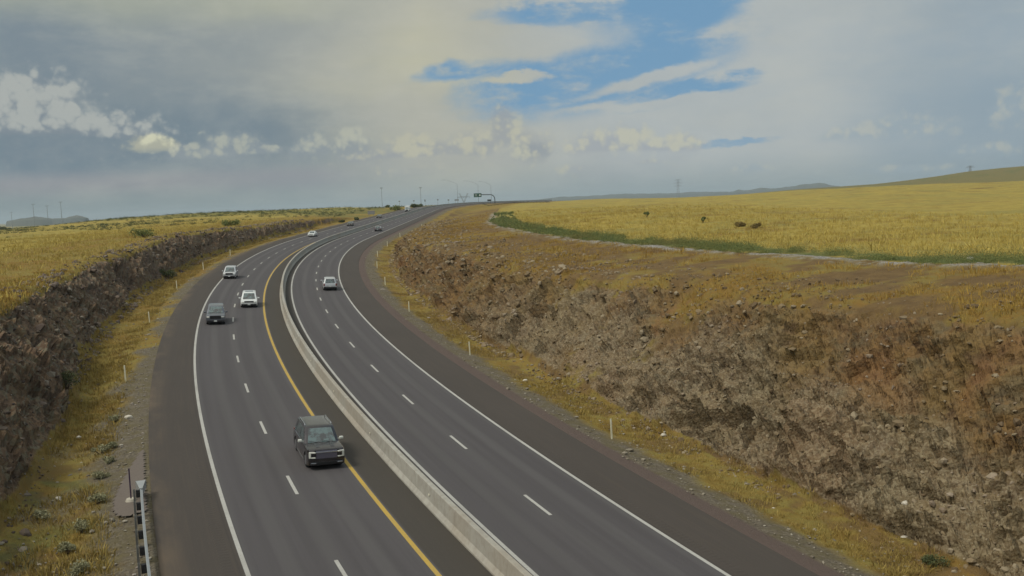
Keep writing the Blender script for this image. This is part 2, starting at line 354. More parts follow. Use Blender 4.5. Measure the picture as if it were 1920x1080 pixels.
def displace(x, y, z, s, u, rock, right):
    """rock relief pushed out of the faces and grassy roughness elsewhere"""
    V = np.stack([x, y, z], 1); i = np.where(rock > .01)[0]
    if len(i):
        P = V[i]; sgn = np.where(right[i], 1., -1.)
        e = .6; xo, yo = to_xy(s[i], u[i]+sgn*e); D = np.stack([xo-P[:, 0], yo-P[:, 1], np.full(len(i), .75)], 1); D /= np.linalg.norm(D, axis=1)[:, None]
        wob = np.stack([fbm(P*.5, 2, 41), fbm(P*.5+9, 2, 42), fbm(P*.5+19, 2, 43)], 1)*.7
        Q = P+wob; amp = np.where(right[i], 1.05, .75)
        Qs = Q*np.array([1, 1, 1.5])
        vary = .5+.5*sst(fbm(P*.12, 2, 37), -.25, .3); d = fbm(Q*.22, 3, 31)*1.2+facets(Qs*np.array([1, 1, .7])*.27, 50)*1.5*vary+facets(Qs*.55+2, 51)*.85*vary+facets(Qs*1.05+3, 61)*.5+facets(Qs*2.2+7, 71)*.2*(1.3-vary)+ridge(Q*.8, 3, 35)*.12
        tt = P[:, 2]*.55+fbm(P*.09, 3, 39)*1.5+(P[:, 0]*.03); fr = tt-np.floor(tt); d = d+(.55-fr)*.75*sst(fbm(P*.2+8, 2, 40), -.3, .25)
        near = np.hypot(P[:, 0], P[:, 1]) < 130
        dd = np.zeros(len(P)); dd[near] = facets(Qs[near]*4.2+1, 81)*.09+fbm(P[near]*5, 2, 33)*.03
        V[i] += D*((d+dd)*amp*np.clip(rock[i]*1.15, 0, 1)*.8)[:, None]
    return V
# ------------------------------------------------------------------ masks for ground materials (what covers the ground, not how it is lit)
def cover(x, y, s, u, w, rock, right, inroad):
    P = np.stack([x, y, x*0], 1); au = np.where(right, -u, u); n1 = fbm(P*.35, 4, 101); n2 = fbm(P*.06, 3, 102); n3 = fbm(P*1.4, 3, 103)
    gravel = inroad*right*sst(u, -10.2+0, -9.0)*1.0
    e = u+n1*np.where(right, 1.0, 2.4)
    cg = 18.5+1.6*sst(s, -165, -200); gr = np.where(right, sst(e, -11.2, -9.8), 1-sst(e, cg-.8, cg+.8))
    gr = np.where(inroad & (w <= 0), gr, 0)
    near = (~right) & inroad; gr = np.maximum(gr, np.where(near & (w <= 0), .75*sst(n1*1.1+n2*.7, -.15, .25), 0)*sst(s, -195, -212))
    talus = np.where(inroad & right & (rock > .02), sst(6.5-w+n1*3+n2*2-sst(s, -175, -120)*5, 0, 3), 0)*sst(s, -150, -185)
    strip = np.where(inroad & right, np.exp(-((au-36.6-n1*.8)/1.5)**4), 0)*sst(s, 110, 40)*np.clip(.5+n3*1.5+n1*1.2, 0, 1)
    gr = np.maximum(gr, strip); talus = np.maximum(talus, strip)
    green = np.where(inroad & right, sst(au+n1*1.8, 37.6, 39.2)*(1-sst(au+n1*2.4+n3*.8+2.2*sst(s, -80, 40), 41.8, 44)), 0)*(1-sst(s+n1*40, 10, 90))
    scrub = np.where(~right | (s > 200), sst(np.hypot(x, y), 330, 520), 0)*sst(n2*1.2+n1*.5+fbm(P*.02, 2, 7)*.8, -.25, .35)
    scrub = np.where((~right) & (np.hypot(x, y) > 300), scrub, 0)
    green = np.maximum(green, scrub*.8); green = np.maximum(green, np.where(inroad & (~right) & (w <= 0), .6*sst(fbm(P*.45+31, 3, 111), .0, .3), 0)*sst(s, -185, -205))
    brown = np.where(inroad & right & (w > 0) & (au < 37.5), 1-sst(n1*.9+n2*.6+n3*.25, -.05, .32)*.85, 0)*(1-strip)*sst(s, 300, 180)
    brown = np.maximum(brown, np.where(inroad & (~right) & (w <= 0), .85*sst(n3*.8+fbm(P*.5, 3, 109), -.05, .3), 0)*sst(s, -195, -215))
    rr_ = np.hypot(x, y); brown = np.maximum(brown, np.where(inroad & right & (w <= 0), .8*sst(n1+n3*.5+fbm(P*.3+61, 3, 113), .0, .4), 0)); fr = (x > 150)*sst(rr_, 1000, 1250); brown = np.maximum(brown, fr*.62); green = np.maximum(green, fr*.55)
    brown = np.maximum(brown, np.where(inroad & (~right) & (w > 0) & (w < 9), .45*(1-sst(n1, -.2, .4)), 0)*sst(s, -150, -200))
    pink = np.where(inroad & right, sst(u, -8.6, -8.2), 0)
    return gr, talus, green, brown, pink, strip
# ------------------------------------------------------------------ terrain sheet
def m_ground(g, b):
    co = g.coord(); R, G_, B_ = g.sep(g.attr('cover'))[:3]; a2 = g.sep(g.attr('cover_b')); a3 = g.sep(g.attr('cover_c'))
    rock, gravel, green = R, G_, B_; brown, talus, pink = a2[0], a2[1], a2[2]; left = a3[0]; dist = a3[1]; rust = a3[2]
    nA = g.noise(co, .9, 7, .62); nB = g.noise(co, .07, 5, .6); nC = g.noise(co, 6, 5, .7); nD = g.noise(co, 28, 3, .7); nF = g.noise(g.vmul(co, (1, 1, 2)), .32, 6, .65)
    vor = g.voro(co, 3.2, 'F1', 'Color'); vx, vy, vz = g.sep(vor)
    stn = g.voro(g.add(0, 0) and co, 9.0, 'F1', 'Color'); sx, sy, sz = g.sep(stn)
    # dry grass
    gA = lin(178, 150, 62); gB = lin(150, 118, 44); gC = lin(196, 172, 92)
    grass = g.mix(g.step(nA, .35, .68), lin(144, 127, 66), lin(130, 108, 54)); grass = g.mix(g.mul(g.step(nB, .45, .62), .6), grass, lin(132, 98, 46)); grass = g.mix(g.mul(g.step(nC, .5, .75), .5), grass, lin(164, 148, 80)); grass = g.mix(g.mul(g.step(nA, .55, .42), .3), grass, lin(112, 110, 66))
    field = g.mix(g.step(nF, .35, .65), lin(168, 150, 76), lin(150, 132, 66)); field = g.mix(g.mul(g.step(nB, .45, .62), .6), field, lin(134, 128, 72)); field = g.mix(g.mul(g.step(nC, .5, .8), .35), field, lin(170, 154, 92))
    field = g.mix(g.mul(g.step(g.noise(g.vmul(co, (1, 1.6, 1)), .06, 8, .72), .53, .63), .7), field, lin(116, 88, 54)); field = g.mix(g.mul(g.step(g.noise(g.vmul(co, (1, 1.5, 1)), .35, 5, .7), .58, .7), .4), field, lin(118, 104, 58))
    grass = g.mix(g.step(dist, .2, .5), grass, field)
    soil = g.mix(g.step(nA, .3, .7), lin(104, 84, 56), lin(122, 100, 64)); soil = g.mix(g.mul(g.step(nC, .5, .7), .5), soil, lin(84, 66, 50))
    c = g.mix(brown, grass, soil)
    grn = g.mix(g.step(nA, .35, .65), lin(94, 102, 60), lin(80, 92, 56)); grn = g.mix(g.mul(g.step(nC, .45, .7), .6), grn, lin(130, 126, 70)); c = g.mix(g.mul(green, g.step(nF, .66, .46)), c, grn)
    grv = g.mix(g.step(sx, 0, 1), lin(96, 88, 76), lin(124, 116, 100)); grv = g.mix(g.mul(g.step(nA, .42, .6), .7), grv, lin(104, 96, 70)); grv = g.mix(g.mul(g.step(nD, .6, .75), .5), grv, lin(150, 144, 128)); grv = g.mix(talus, grv, g.mix(g.step(sx, 0, 1), lin(118, 114, 108), lin(168, 164, 156))); c = g.mix(gravel, c, grv)
    pk = g.mix(nC, lin(92, 80, 74), lin(110, 97, 90)); c = g.mix(pink, c, pk)
    # rock: blocky tones
    rA = g.mix(g.step(vx, .1, .9), lin(92, 72, 50), lin(122, 98, 66)); rA = g.mix(g.mul(g.step(vy, .5, .9), .45), rA, lin(110, 99, 76)); rA = g.mix(g.mul(g.step(nA, .45, .66), .65), rA, lin(124, 98, 58)); rA = g.mix(g.mul(g.step(nF, .5, .64), .6), rA, lin(100, 93, 73)); rA = g.mix(g.mul(g.step(nB, .48, .6), .5), rA, lin(124, 106, 66)); rA = g.mix(g.mul(g.step(nF, .44, .32), .55), rA, lin(94, 74, 58))
    rA = g.mix(g.mul(rust, .4), rA, lin(130, 92, 58))
    rL = g.mix(g.step(vx, .1, .9), lin(92, 76, 62), lin(118, 98, 78)); rL = g.mix(g.mul(g.step(vy, .6, .9), .6), rL, lin(118, 116, 98)); rL = g.mix(g.mul(g.step(nA, .52, .66), .5), rL, lin(110, 94, 68)); rL = g.mix(g.mul(g.step(nB, .5, .6), .4), rL, lin(84, 72, 66))
    r = g.mix(left, rA, rL); r = g.mix(g.mul(g.step(nC, .52, .72), .45), r, lin(78, 66, 54)); r = g.mix(g.mul(g.step(nD, .56, .74), .25), r, lin(168, 154, 126))
    tl = g.mix(g.step(sx, .1, .9), lin(108, 97, 78), lin(150, 140, 116)); tl = g.mix(g.mul(g.step(sy, .5, 1), .7), tl, lin(104, 92, 76)); r = g.mix(g.mul(talus, .6), r, tl)
    rk = g.step(g.add(rock, g.mul(g.sub(nA, .5), .8)), .28, .52)
    c = g.mix(rk, c, r); g.put(b.inputs['Base Color'], c)
    b.inputs['Roughness'].default_value = .95; b.inputs['Specular IOR Level'].default_value = .15
    h1 = g.voro(g.vmul(co, (1, 1, 1.6)), 1.9, 'F1', 'Distance'); h2 = g.voro(co, 7.5, 'F1', 'Distance')
    hr = g.add(g.add(g.mul(h1, .5), g.mul(h2, .25)), g.mul(nC, .35)); hg = g.add(g.mul(nC, .6), g.mul(nD, .4))
    h = g.add(g.mul(hr, rk), g.mul(hg, g.sub(1, rk))); g.put(b.inputs['Normal'], g.bump(h, .6, .3))
M_GROUND = mat('ground_cover', m_ground)
def build_terrain():
    a = np.concatenate([np.linspace(-180, -60, 40, endpoint=False), np.linspace(-60, -31, 70, endpoint=False), np.linspace(-31, 31, 1150), np.linspace(31, 60, 70)[1:], np.linspace(60, 180, 40)[1:-1]])
    d = [3., 9., 16.]; q = 24.
    while q < 25000:
        d.append(q); q *= 1.0036 if q < 130 else (1.0052 if q < 420 else (1.011 if q < 1000 else 1.045))
    d = np.array(d); na, nd = len(a), len(d); AA, DD = np.meshgrid(np.radians(a), d)
    x = (np.sin(AA)*DD).ravel(); y = (np.cos(AA)*DD).ravel()
    z, s, u, w, rock, right, inroad, nat = ground(x, y); gr, talus, green, brown, pink, strip = cover(x, y, s, u, w, rock, right, inroad)
    V = displace(x, y, z, s, u, rock, right); P = np.stack([x, y, x*0], 1)
    rough = (inroad & (u > -7.4) & (u < 17.7)); nr = np.hypot(x, y)
    V[:, 2] += np.where(rough, 0, (fbm(P*.9, 3, 90)*.10+fbm(P*.25, 2, 92)*.12)*sst(np.where(right, -7.5-u, u-17.8), 0, 3)*(1-rock)+strip*.15)
    i = np.arange(nd-1)[:, None]*na; j = np.arange(na)[None, :]; j2 = (j+1) % na
    F = np.stack([i+j, i+j2, i+na+j2, i+na+j], -1).reshape(-1, 4)[:, ::-1]
    o = fast('ground', V, F, M_GROUND, smooth=False); sm = (rock.reshape(nd, na)[:-1].ravel() < .05); o.data.polygons.foreach_set('use_smooth', sm)
    one = np.ones_like(x); colattr(o, 'cover', np.stack([rock, gr, green, one], 1)); colattr(o, 'cover_b', np.stack([brown, talus, pink, one], 1))
    rust = sst(fbm(P*.09+50, 3, 77)+fbm(P*.4, 2, 78)*.5, .28, .55)*right
    colattr(o, 'cover_c', np.stack([(~right)*1., sst(np.where(inroad, np.abs(u-5), 100), 30, 60), rust, one], 1))
    tag(o, kind='structure'); return o
build_terrain()
# ------------------------------------------------------------------ road
def strip(name, u0, u1, dz, sa, sb, ds, m, nu=2, kind='structure', parent=None):
    S = np.arange(sa, sb+ds*.5, ds); U = np.linspace(u0, u1, nu); SS, UU = np.meshgrid(S, U, indexing='ij'); x, y = to_xy(SS, UU); z = road_z(SS, UU)+dz
    V = np.stack([x.ravel(), y.ravel(), z.ravel()], 1); i = np.arange(len(S)-1)[:, None]*nu; j = np.arange(nu-1)[None, :]
    F = np.stack([i+j, i+j+1, i+nu+j+1, i+nu+j], -1).reshape(-1, 4); o = fast(name, V, F, m, parent)
    su = np.stack([UU.ravel(), SS.ravel(), UU.ravel()*0, np.ones(UU.size)], 1); colattr(o, 'road_su', su)
    n = o.data.polygons[0].normal.z
    if n < 0: o.data.flip_normals()
    if kind: o['kind'] = kind
    return o
def m_road(g, b):
    u, s, _ = g.sep(g.attr('road_su'))[:3]; v = g.vec(u, s, 0.)
    n1 = g.noise(g.vec(g.mul(u, 1.6), g.mul(s, .03), 0.), 1, 5, .6); n2 = g.noise(v, 14, 3, .7); n3 = g.noise(g.vec(u, g.mul(s, .3), 3.), .5, 4, .6); n4 = g.noise(g.vec(g.mul(u, 6), g.mul(s, .12), 5.), 1, 4, .6)
    lane = g.mx(g.band(u, -3.75, 3.75, .06), g.band(u, 7.05, 14.45, .06))
    sh = g.mix(n3, lin(75, 69, 64), lin(67, 62, 57)); mn_ = g.mix(g.step(n1, .3, .7), lin(82, 79, 80), lin(76, 73, 74))
    # tyre-worn wheel paths: slightly polished and paler, oil-darkened between
    ph = g.m('COSINE', g.mul(g.m('ABSOLUTE', g.sub(g.m('FRACT', g.mul(g.add(u, 3.6), 1/3.6)), .5)), 12.566))
    mn_ = g.mix(g.mul(g.step(ph, -.2, 1), .28), mn_, lin(92, 90, 88)); mn_ = g.mix(g.mul(g.step(n4, .5, .75), .3), mn_, lin(70, 68, 67))
    sh = g.mix(g.mul(g.step(n4, .45, .75), .4), sh, lin(84, 76, 66)); isinner = g.band(u, 3.75, 7.05, .06); sh = g.mix(g.mul(isinner, .5), sh, lin(64, 62, 56))
    c = g.mix(lane, sh, mn_); c = g.mix(g.mul(g.step(n2, .55, .8), .25), c, lin(132, 126, 118)); c = g.mix(g.mul(g.step(g.noise(v, 40, 2), .6, .8), .2), c, lin(56, 54, 52))
    dust = g.mul(g.step(u, 16.2, 17.6), g.step(n3, .35, .7)); c = g.mix(g.mul(dust, .5), c, lin(122, 106, 86)); tar = g.step(g.m('ABSOLUTE', g.add(g.sub(u, 10.8), g.mul(g.sub(n3, .5), .5))), .03, .0)
    joint = g.mx(g.step(g.m('ABSOLUTE', g.add(u, 3.86)), .05, .01), g.step(g.m('ABSOLUTE', g.sub(u, 14.62)), .05, .01)); c = g.mix(g.mul(joint, .5), c, lin(60, 57, 54))
    rum = g.mul(g.mx(g.band(u, 14.85, 15.25, .03), g.band(u, -4.5, -4.1, .03)), g.m('SINE', g.mul(s, 20.9)))
    c = g.mix(g.mul(g.step(rum, 0, 1), .14), c, lin(46, 44, 42))
    g.put(b.inputs['Base Color'], c); g.put(b.inputs['Roughness'], g.sub(.88, g.mul(g.mul(lane, g.step(ph, -.2, 1)), .1)))
    b.inputs['Specular IOR Level'].default_value = .3
    g.put(b.inputs['Normal'], g.bump(g.add(g.mul(n2, .5), g.mul(rum, .9)), .35, .02))
M_ROAD = mat('asphalt', m_road)
SA, SB = -330, 800
ro = strip('road', -7.15, 17.6, 0, SA, SB, 1.0, M_ROAD, 26)
def m_paint(c1, c2):
    def f(g, b):
        u, s, _ = g.sep(g.attr('road_su'))[:3]; v = g.vec(u, s, 0.); n = g.noise(v, 9, 5, .7); n2 = g.noise(v, .4, 3, .6)
        c = g.mix(g.step(n, .4, .75), c1, c2); c = g.mix(g.mul(g.step(n2, .4, .8), .35), c, lin(120, 116, 108)); c = g.mix(g.step(g.noise(v, 26, 4, .75), .62, .72), c, lin(96, 92, 88))
        g.put(b.inputs['Base Color'], c); b.inputs['Roughness'].default_value = .7
    return f
M_WHITE = mat('road_paint_white', m_paint(lin(178, 177, 170), lin(160, 158, 150))); M_YEL = mat('road_paint_yellow', m_paint(lin(186, 156, 68), lin(166, 136, 60)))
for u0, mm, nm in ((-3.68, M_WHITE, 'edge_line'), (3.6, M_WHITE, 'edge_line'), (7.25, M_YEL, 'median_line'), (14.35, M_WHITE, 'edge_line')):
    hw = .11 if mm is M_YEL else .095
    strip(nm, u0-hw, u0+hw, .006, SA, SB, 1.0, mm)
def dashes(name, u0, pts):
    ss = [to_su(*p)[0] for p in pts]; k = np.arange(len(ss)); ph = float(np.mean(np.array(ss)-12.19*k)); V = []; F = []; A = []
    k0 = int((SA-ph)/12.19); n = int((SB-ph)/12.19)
    for kk in range(k0, n):
        c = ph+12.19*kk; S = np.linspace(c-1.6, c+1.6, 5)
        for q, sv in enumerate(S):
            for uu in (u0-.085, u0+.085): X, Y = to_xy(sv, uu); V.append((float(X), float(Y), float(road_z(sv, uu))+.006)); A.append((uu, sv, 0, 1))
        b0 = len(V)-10
        for q in range(4): F.append((b0+2*q, b0+2*q+2, b0+2*q+3, b0+2*q+1))
    V = np.array(V); F = np.array(F); o = fast(name, V, F, M_WHITE); colattr(o, 'road_su', np.array(A))
    if o.data.polygons[0].normal.z < 0: o.data.flip_normals()
    o['kind'] = 'structure'
dashes('lane_dashes', 0.0, [(.93, 46.75), (-3.67, 58.13), (-7.91, 69.59), (-11.88, 81.03), (-15.67, 92.91), (-19.2, 104.64), (-22.39, 116.16), (-25.4, 128.02), (-28.1, 139.82), (-30.54, 151.6)])
dashes('lane_dashes', 10.75, [(-7.55, 38.79), (-12.04, 49.81), (-16.39, 61.37), (-20.52, 73.12), (-24.33, 84.67), (-27.92, 96.42), (-31.28, 108.1), (-34.4, 120.04), (-37.23, 131.77)])
# ------------------------------------------------------------------ far blue hills
def m_far(g, b):
    n = g.noise(g.coord(), .004, 6, .6); g.put(b.inputs['Base Color'], g.mix(n, lin(72, 80, 78), lin(98, 98, 82))); b.inputs['Roughness'].default_value = 1
M_FAR = mat('far_scrub_hill', m_far)
def ridge_hill(pts, D, depth):
    P = np.array(pts, float); X = np.linspace(P[0, 0], P[-1, 0], 160); h = np.interp(X, P[:, 0], P[:, 1])*(1+.05*np.sin(X*.21)+.02*np.sin(X*.5)); rows = np.linspace(-1, 1, 25); V = []; na = len(X)
    for t in rows:
        for xx, hh in zip(X, h):
            yy = 378.6-.039*(xx-960); dz = hh/FPX*D*(1-abs(t)**1.4); v = ray(xx, yy); dd = D+t*depth; L = math.hypot(v[0], v[1]); V.append((v[0]/L*dd, v[1]/L*dd, dz))
    V = np.array(V); V[:, 2] = V[:, 2]*(1+.2*fbm(V*.002, 4, 7))-30+30*sst(V[:, 2], 0, 2)
    i = np.arange(24)[:, None]*na; j = np.arange(na-1)[None, :]; F = np.stack([i+j, i+j+1, i+na+j+1, i+na+j], -1).reshape(-1, 4)
    o = fast('hills', V, F, M_FAR, smooth=True); o['kind'] = 'structure'
ridge_hill([(8, 0), (38, 4), (65, 6.5), (80, 5.5), (98, 2), (110, 2.5), (122, 2), (132, 4.5), (145, 7), (156, 3.5), (168, 0)], 5200, 500)
ridge_hill([(960, 0), (1010, 2.5), (1050, 6), (1110, 5.5), (1160, 6.5), (1260, 4), (1300, 5), (1365, 3), (1390, 0)], 9000, 900)
ridge_hill([(1300, 0), (1345, 2), (1375, 3), (1385, 6), (1395, 4.5), (1410, 5), (1428, 8.5), (1445, 5.5), (1480, 7.5), (1515, 11), (1545, 11), (1560, 6), (1600, 2), (1640, 0)], 8000, 800)
# ------------------------------------------------------------------ haze
def build_haze():
    m = bpy.data.materials.new('thin_air'); m.use_nodes = True; t = m.node_tree; t.nodes.clear()
    v = t.nodes.new('ShaderNodeVolumePrincipled'); v.inputs['Density'].default_value = HAZE; v.inputs['Color'].default_value = (.74, .88, .96, 1); v.inputs['Anisotropy'].default_value = 0
    o = t.nodes.new('ShaderNodeOutputMaterial'); t.links.new(v.outputs[0], o.inputs['Volume'])
    b = MB(); b.box((0, 0, 39), (54000, 54000, 162)); ob = b.build('haze', m); ob['kind'] = 'stuff'
HAZE = 7e-5
# ------------------------------------------------------------------ materials for built things
def m_conc(g, b):
    u, s, _ = g.sep(g.attr('road_su'))[:3]; co = g.coord(); n = g.noise(co, 2.2, 6, .65); n2 = g.noise(g.vmul(co, (1, 1, .3)), 5, 4, .7); n3 = g.noise(co, 30, 3, .7); n4 = g.noise(co, .12, 3, .5)
    c = g.mix(g.step(n, .35, .7), lin(166, 164, 154), lin(150, 146, 136)); c = g.mix(g.mul(g.step(n2, .5, .75), .45), c, lin(122, 114, 100)); c = g.mix(g.mul(g.step(n4, .45, .6), .4), c, lin(150, 138, 120)); c = g.mix(g.mul(g.step(n3, .6, .75), .3), c, lin(110, 104, 96))
    jt = g.m('ABSOLUTE', g.sub(g.m('FRACT', g.mul(s, 1/6.1)), .5)); c = g.mix(g.mul(g.step(jt, .4975, .4985), .55), c, lin(84, 78, 70))
    g.put(b.inputs['Base Color'], c); b.inputs['Roughness'].default_value = .85; g.put(b.inputs['Normal'], g.bump(n3, .3, .02))
M_CONC = mat('concrete', m_conc)
M_GALV = smat('galvanized_steel', lin(176, 180, 180), .45, .35, .35, 4); M_GALV2 = smat('weathered_steel', lin(150, 150, 146), .6, .2, .4, 5)
M_BLACK = smat('black_rubber', lin(34, 34, 36), .8, 0, .3, 8); M_POST = smat('white_plastic', lin(238, 234, 206), .55, 0, .35, 9); M_REFL = smat('reflector', lin(236, 232, 210), .3, 0, .1)
M_SIGNG = smat('sign_green', lin(20, 78, 58), .5, 0, .1, .8); M_SIGNW = smat('sign_white', lin(225, 225, 220), .5, 0, .1); M_DARKST = smat('dark_steel', lin(52, 58, 58), .6, .2, .2, 2)
M_WOOD = smat('fence_wood', lin(92, 76, 60), .9, 0, .4, 8); M_TOW = smat('tower_steel', lin(150, 158, 164), .6, .3, .2, 1); M_WIRE = smat('wire', lin(90, 90, 88), .6, .3, .1)
# ------------------------------------------------------------------ median barrier
def barrier():
    root = empty('median_barrier', (0, 0, 0)); tag(root, 'long pale concrete median wall curving between the two carriageways', 'barrier')
    prof = [(5.22, 0), (5.22, .10), (5.06, .33), (4.985, 1.02), (4.96, 1.05), (4.72, 1.05), (4.695, 1.02), (4.62, .33), (4.46, .10), (4.46, 0)]
    S = np.arange(SA, 640, 1.5); n = len(prof); V = []; A = []
    for s_ in S:
        for (u_, h) in prof:
            X, Y = to_xy(s_, u_); V.append((float(X), float(Y), float(road_z(s_, u_))+h-.02)); A.append((u_, s_, h, 1))
    i = np.arange(len(S)-1)[:, None]*n; j = np.arange(n-1)[None, :]; F = np.stack([i+j, i+j+1, i+n+j+1, i+n+j], -1).reshape(-1, 4)[:, ::-1]
    o = fast('wall', np.array(V), F, M_CONC, root); colattr(o, 'road_su', np.array(A))
    if o.data.polygons[0].normal.dot(Vector((to_xy(SA, 5.3)[0]-to_xy(SA, 5.0)[0], to_xy(SA, 5.3)[1]-to_xy(SA, 5.0)[1], 0))) < 0: o.data.flip_normals()
    first = None
    for k in range(26):
        s_ = -222+k*12.2; P, T, U, N = frame_at(s_, 5.03)
        if first is None:
            b = MB(); b.box((0, 0, .05), (.03, .12, .10), None, .01); b.box((.018, 0, .055), (.008, .1, .07)); first = b.build('reflector', M_REFL, root); c = first
        else: c = first.copy(); COL.objects.link(c); c.parent = root
        c.location = P+N*.55+U*.06; c.rotation_euler = (0, 0, math.atan2(U.y, U.x))
barrier()
# ------------------------------------------------------------------ delineator posts
def delin_proto():
    r = empty('delineator_post'); b = MB(); b.box((0, 0, .6), (.115, .04, 1.3), None, .012); b.cyl((0, 0, -.1), (0, 0, .12), .03); b.build('post', M_POST, r)
    b = MB(); b.box((0, -.021, 1.06), (.08, .006, .20), None, .002); b.build('reflector', M_REFL, r); return r
dp = delin_proto(); tag(dp, None, 'delineator post', 'white delineator posts along the verges'); first = True
ordn = ['nearest the camera', 'second', 'third', 'fourth', 'fifth', 'sixth', 'seventh', 'eighth', 'ninth']
def post_at(px, py, lab, u_fix=None):
    global first
    s_, u_ = px_to_su(px, py)
    if u_fix is not None: u_ = u_fix
    x, y = to_xy(s_, u_); z = ground([float(x)], [float(y)])[0][0]; o = dp if first else dup(dp); first = False
    T = frame_at(s_, u_)[1]; o.location = (float(x), float(y), z+.05); o.rotation_euler = (random.uniform(-.03, .03), random.uniform(-.04, .04), math.atan2(T.y, T.x)-math.pi/2); o['label'] = lab
right_posts = [(1147, 813), (881, 659), (767, 579), (722, 529), (707, 498), (708, 478), (726, 458), (750, 442), (790, 424)]
for k, q in enumerate(right_posts): post_at(*q, ('white delineator post on the right verge below the rock cut, ' + (ordn[k] if k == 0 else ordn[k]+' from the camera')))
for k, q in enumerate([(232, 708), (280, 602), (331, 540), (378, 503), (430, 477)]): post_at(*q, 'white delineator post in yellow grass on the left verge, ' + (ordn[k] if k == 0 else ordn[k]+' from the camera'), 19.6)
# ------------------------------------------------------------------ guardrail at the lower left
def guardrail():
    root = empty('guardrail'); tag(root, 'galvanized steel guardrail with black blocks and a flared end at lower left', 'guardrail')
    U0 = 18.05; s_end, _ = px_to_su(266, 945); s_end = -215.8; zz = lambda s_, u_: float(road_z(s_, u_))-.04
    def pt(s_, u_, h): X, Y = to_xy(s_, u_); return (float(X), float(Y), zz(s_, min(u_, 17.6))-.1*max(0, u_-17.6)+h)
    # W-beam ribbon with real thickness
    prof = [(.00, .44), (-.07, .49), (-.07, .54), (0, .60), (0, .62), (-.07, .67), (-.07, .72), (.00, .77), (.035, .79)]
    full = prof+[(a+.012, h) for a, h in prof[::-1]]; S = np.arange(s_end-75, s_end+.01, .95); n = len(full); V = []; F = []
    for s_ in S:
        for a, h in full: V.append(pt(s_, U0+a, h))
    for i in range(len(S)-1):
        for j in range(n): F.append((i*n+j, i*n+(j+1) % n, (i+1)*n+(j+1) % n, (i+1)*n+j))
    F.append(tuple(range(n))); F.append(tuple((len(S)-1)*n+j for j in range(n))); b = MB(); b.poly(V, F); b.build('rail', M_GALV, root)
    P, T, U, N = frame_at(s_end, U0); ang = math.atan2(T.y, T.x); R = Matrix.Rotation(ang, 3, 'Z'); e = Vector(pt(s_end, U0, .62))
    # flared impact head: a flat plate and a tapering throat
    b = MB(); b.poly([e+R@Vector(v) for v in ((-1.0, -.07, -.17), (-1.0, .08, -.17), (-1.0, .08, .17), (-1.0, -.07, .17), (.3, -.22, -.2), (.3, .22, -.2), (.3, .22, .2), (.3, -.22, .2))], [(0, 1, 2, 3), (7, 6, 5, 4), (0, 4, 5, 1), (1, 5, 6, 2), (2, 6, 7, 3), (3, 7, 4, 0)])
    b.build('impact_head', M_GALV, root); b = MB(); b.box(e+R@Vector((.33, 0, 0)), (.05, .5, .42), R, .02); b.build('end_plate', M_GALV, root)
    f1 = f2 = None
    for k in range(30):
        s_ = s_end-1.0-k*1.905; c = Vector(pt(s_, U0+.14, .6)); T = frame_at(s_, U0)[1]; R = Matrix.Rotation(math.atan2(T.y, T.x), 3, 'Z')
        if f1 is None:
            b = MB(); b.box((0, 0, 0), (.16, .22, .36), None, .01); f1 = b.build('block', M_BLACK, root); o1 = f1
            b = MB(); b.box((0, -.045, -.28), (.10, .008, 1.1)); b.box((0, .045, -.28), (.10, .008, 1.1)); b.box((0, 0, -.28), (.007, .082, 1.1)); f2 = b.build('post', M_GALV2, root); o2 = f2
        else: o1 = f1.copy(); o2 = f2.copy(); COL.objects.link(o1); COL.objects.link(o2); o1.parent = root; o2.parent = root
        o1.location = c; o1.rotation_euler = (0, 0, math.atan2(T.y, T.x)); o2.location = c+R@Vector((0, .18, -.02)); o2.rotation_euler = o1.rotation_euler
guardrail()
def flex_marker():
    v = ray(245, 938); t = 17.2/-v[2]; s_, u_ = px_to_su(246, 938); x, y = to_xy(s_, u_); z = ground([float(x)], [float(y)])[0][0]
    r = empty('marker_post', (float(x), float(y), z)); tag(r, 'thin dark purple marker post on a pale round base beside the guardrail end', 'marker post')
    b = MB(); b.box((0, 0, .85), (.07, .03, 1.7), None, .01); b.build('post', smat('dark_plastic', lin(62, 48, 70), .5), r)
    b = MB(); b.cyl((0, 0, .0), (0, 0, .19), .3, .22, 16); b.build('base', M_CONC2, r)
M_CONC2 = smat('pale_concrete', lin(190, 184, 168), .8, 0, .3, 4)
flex_marker()
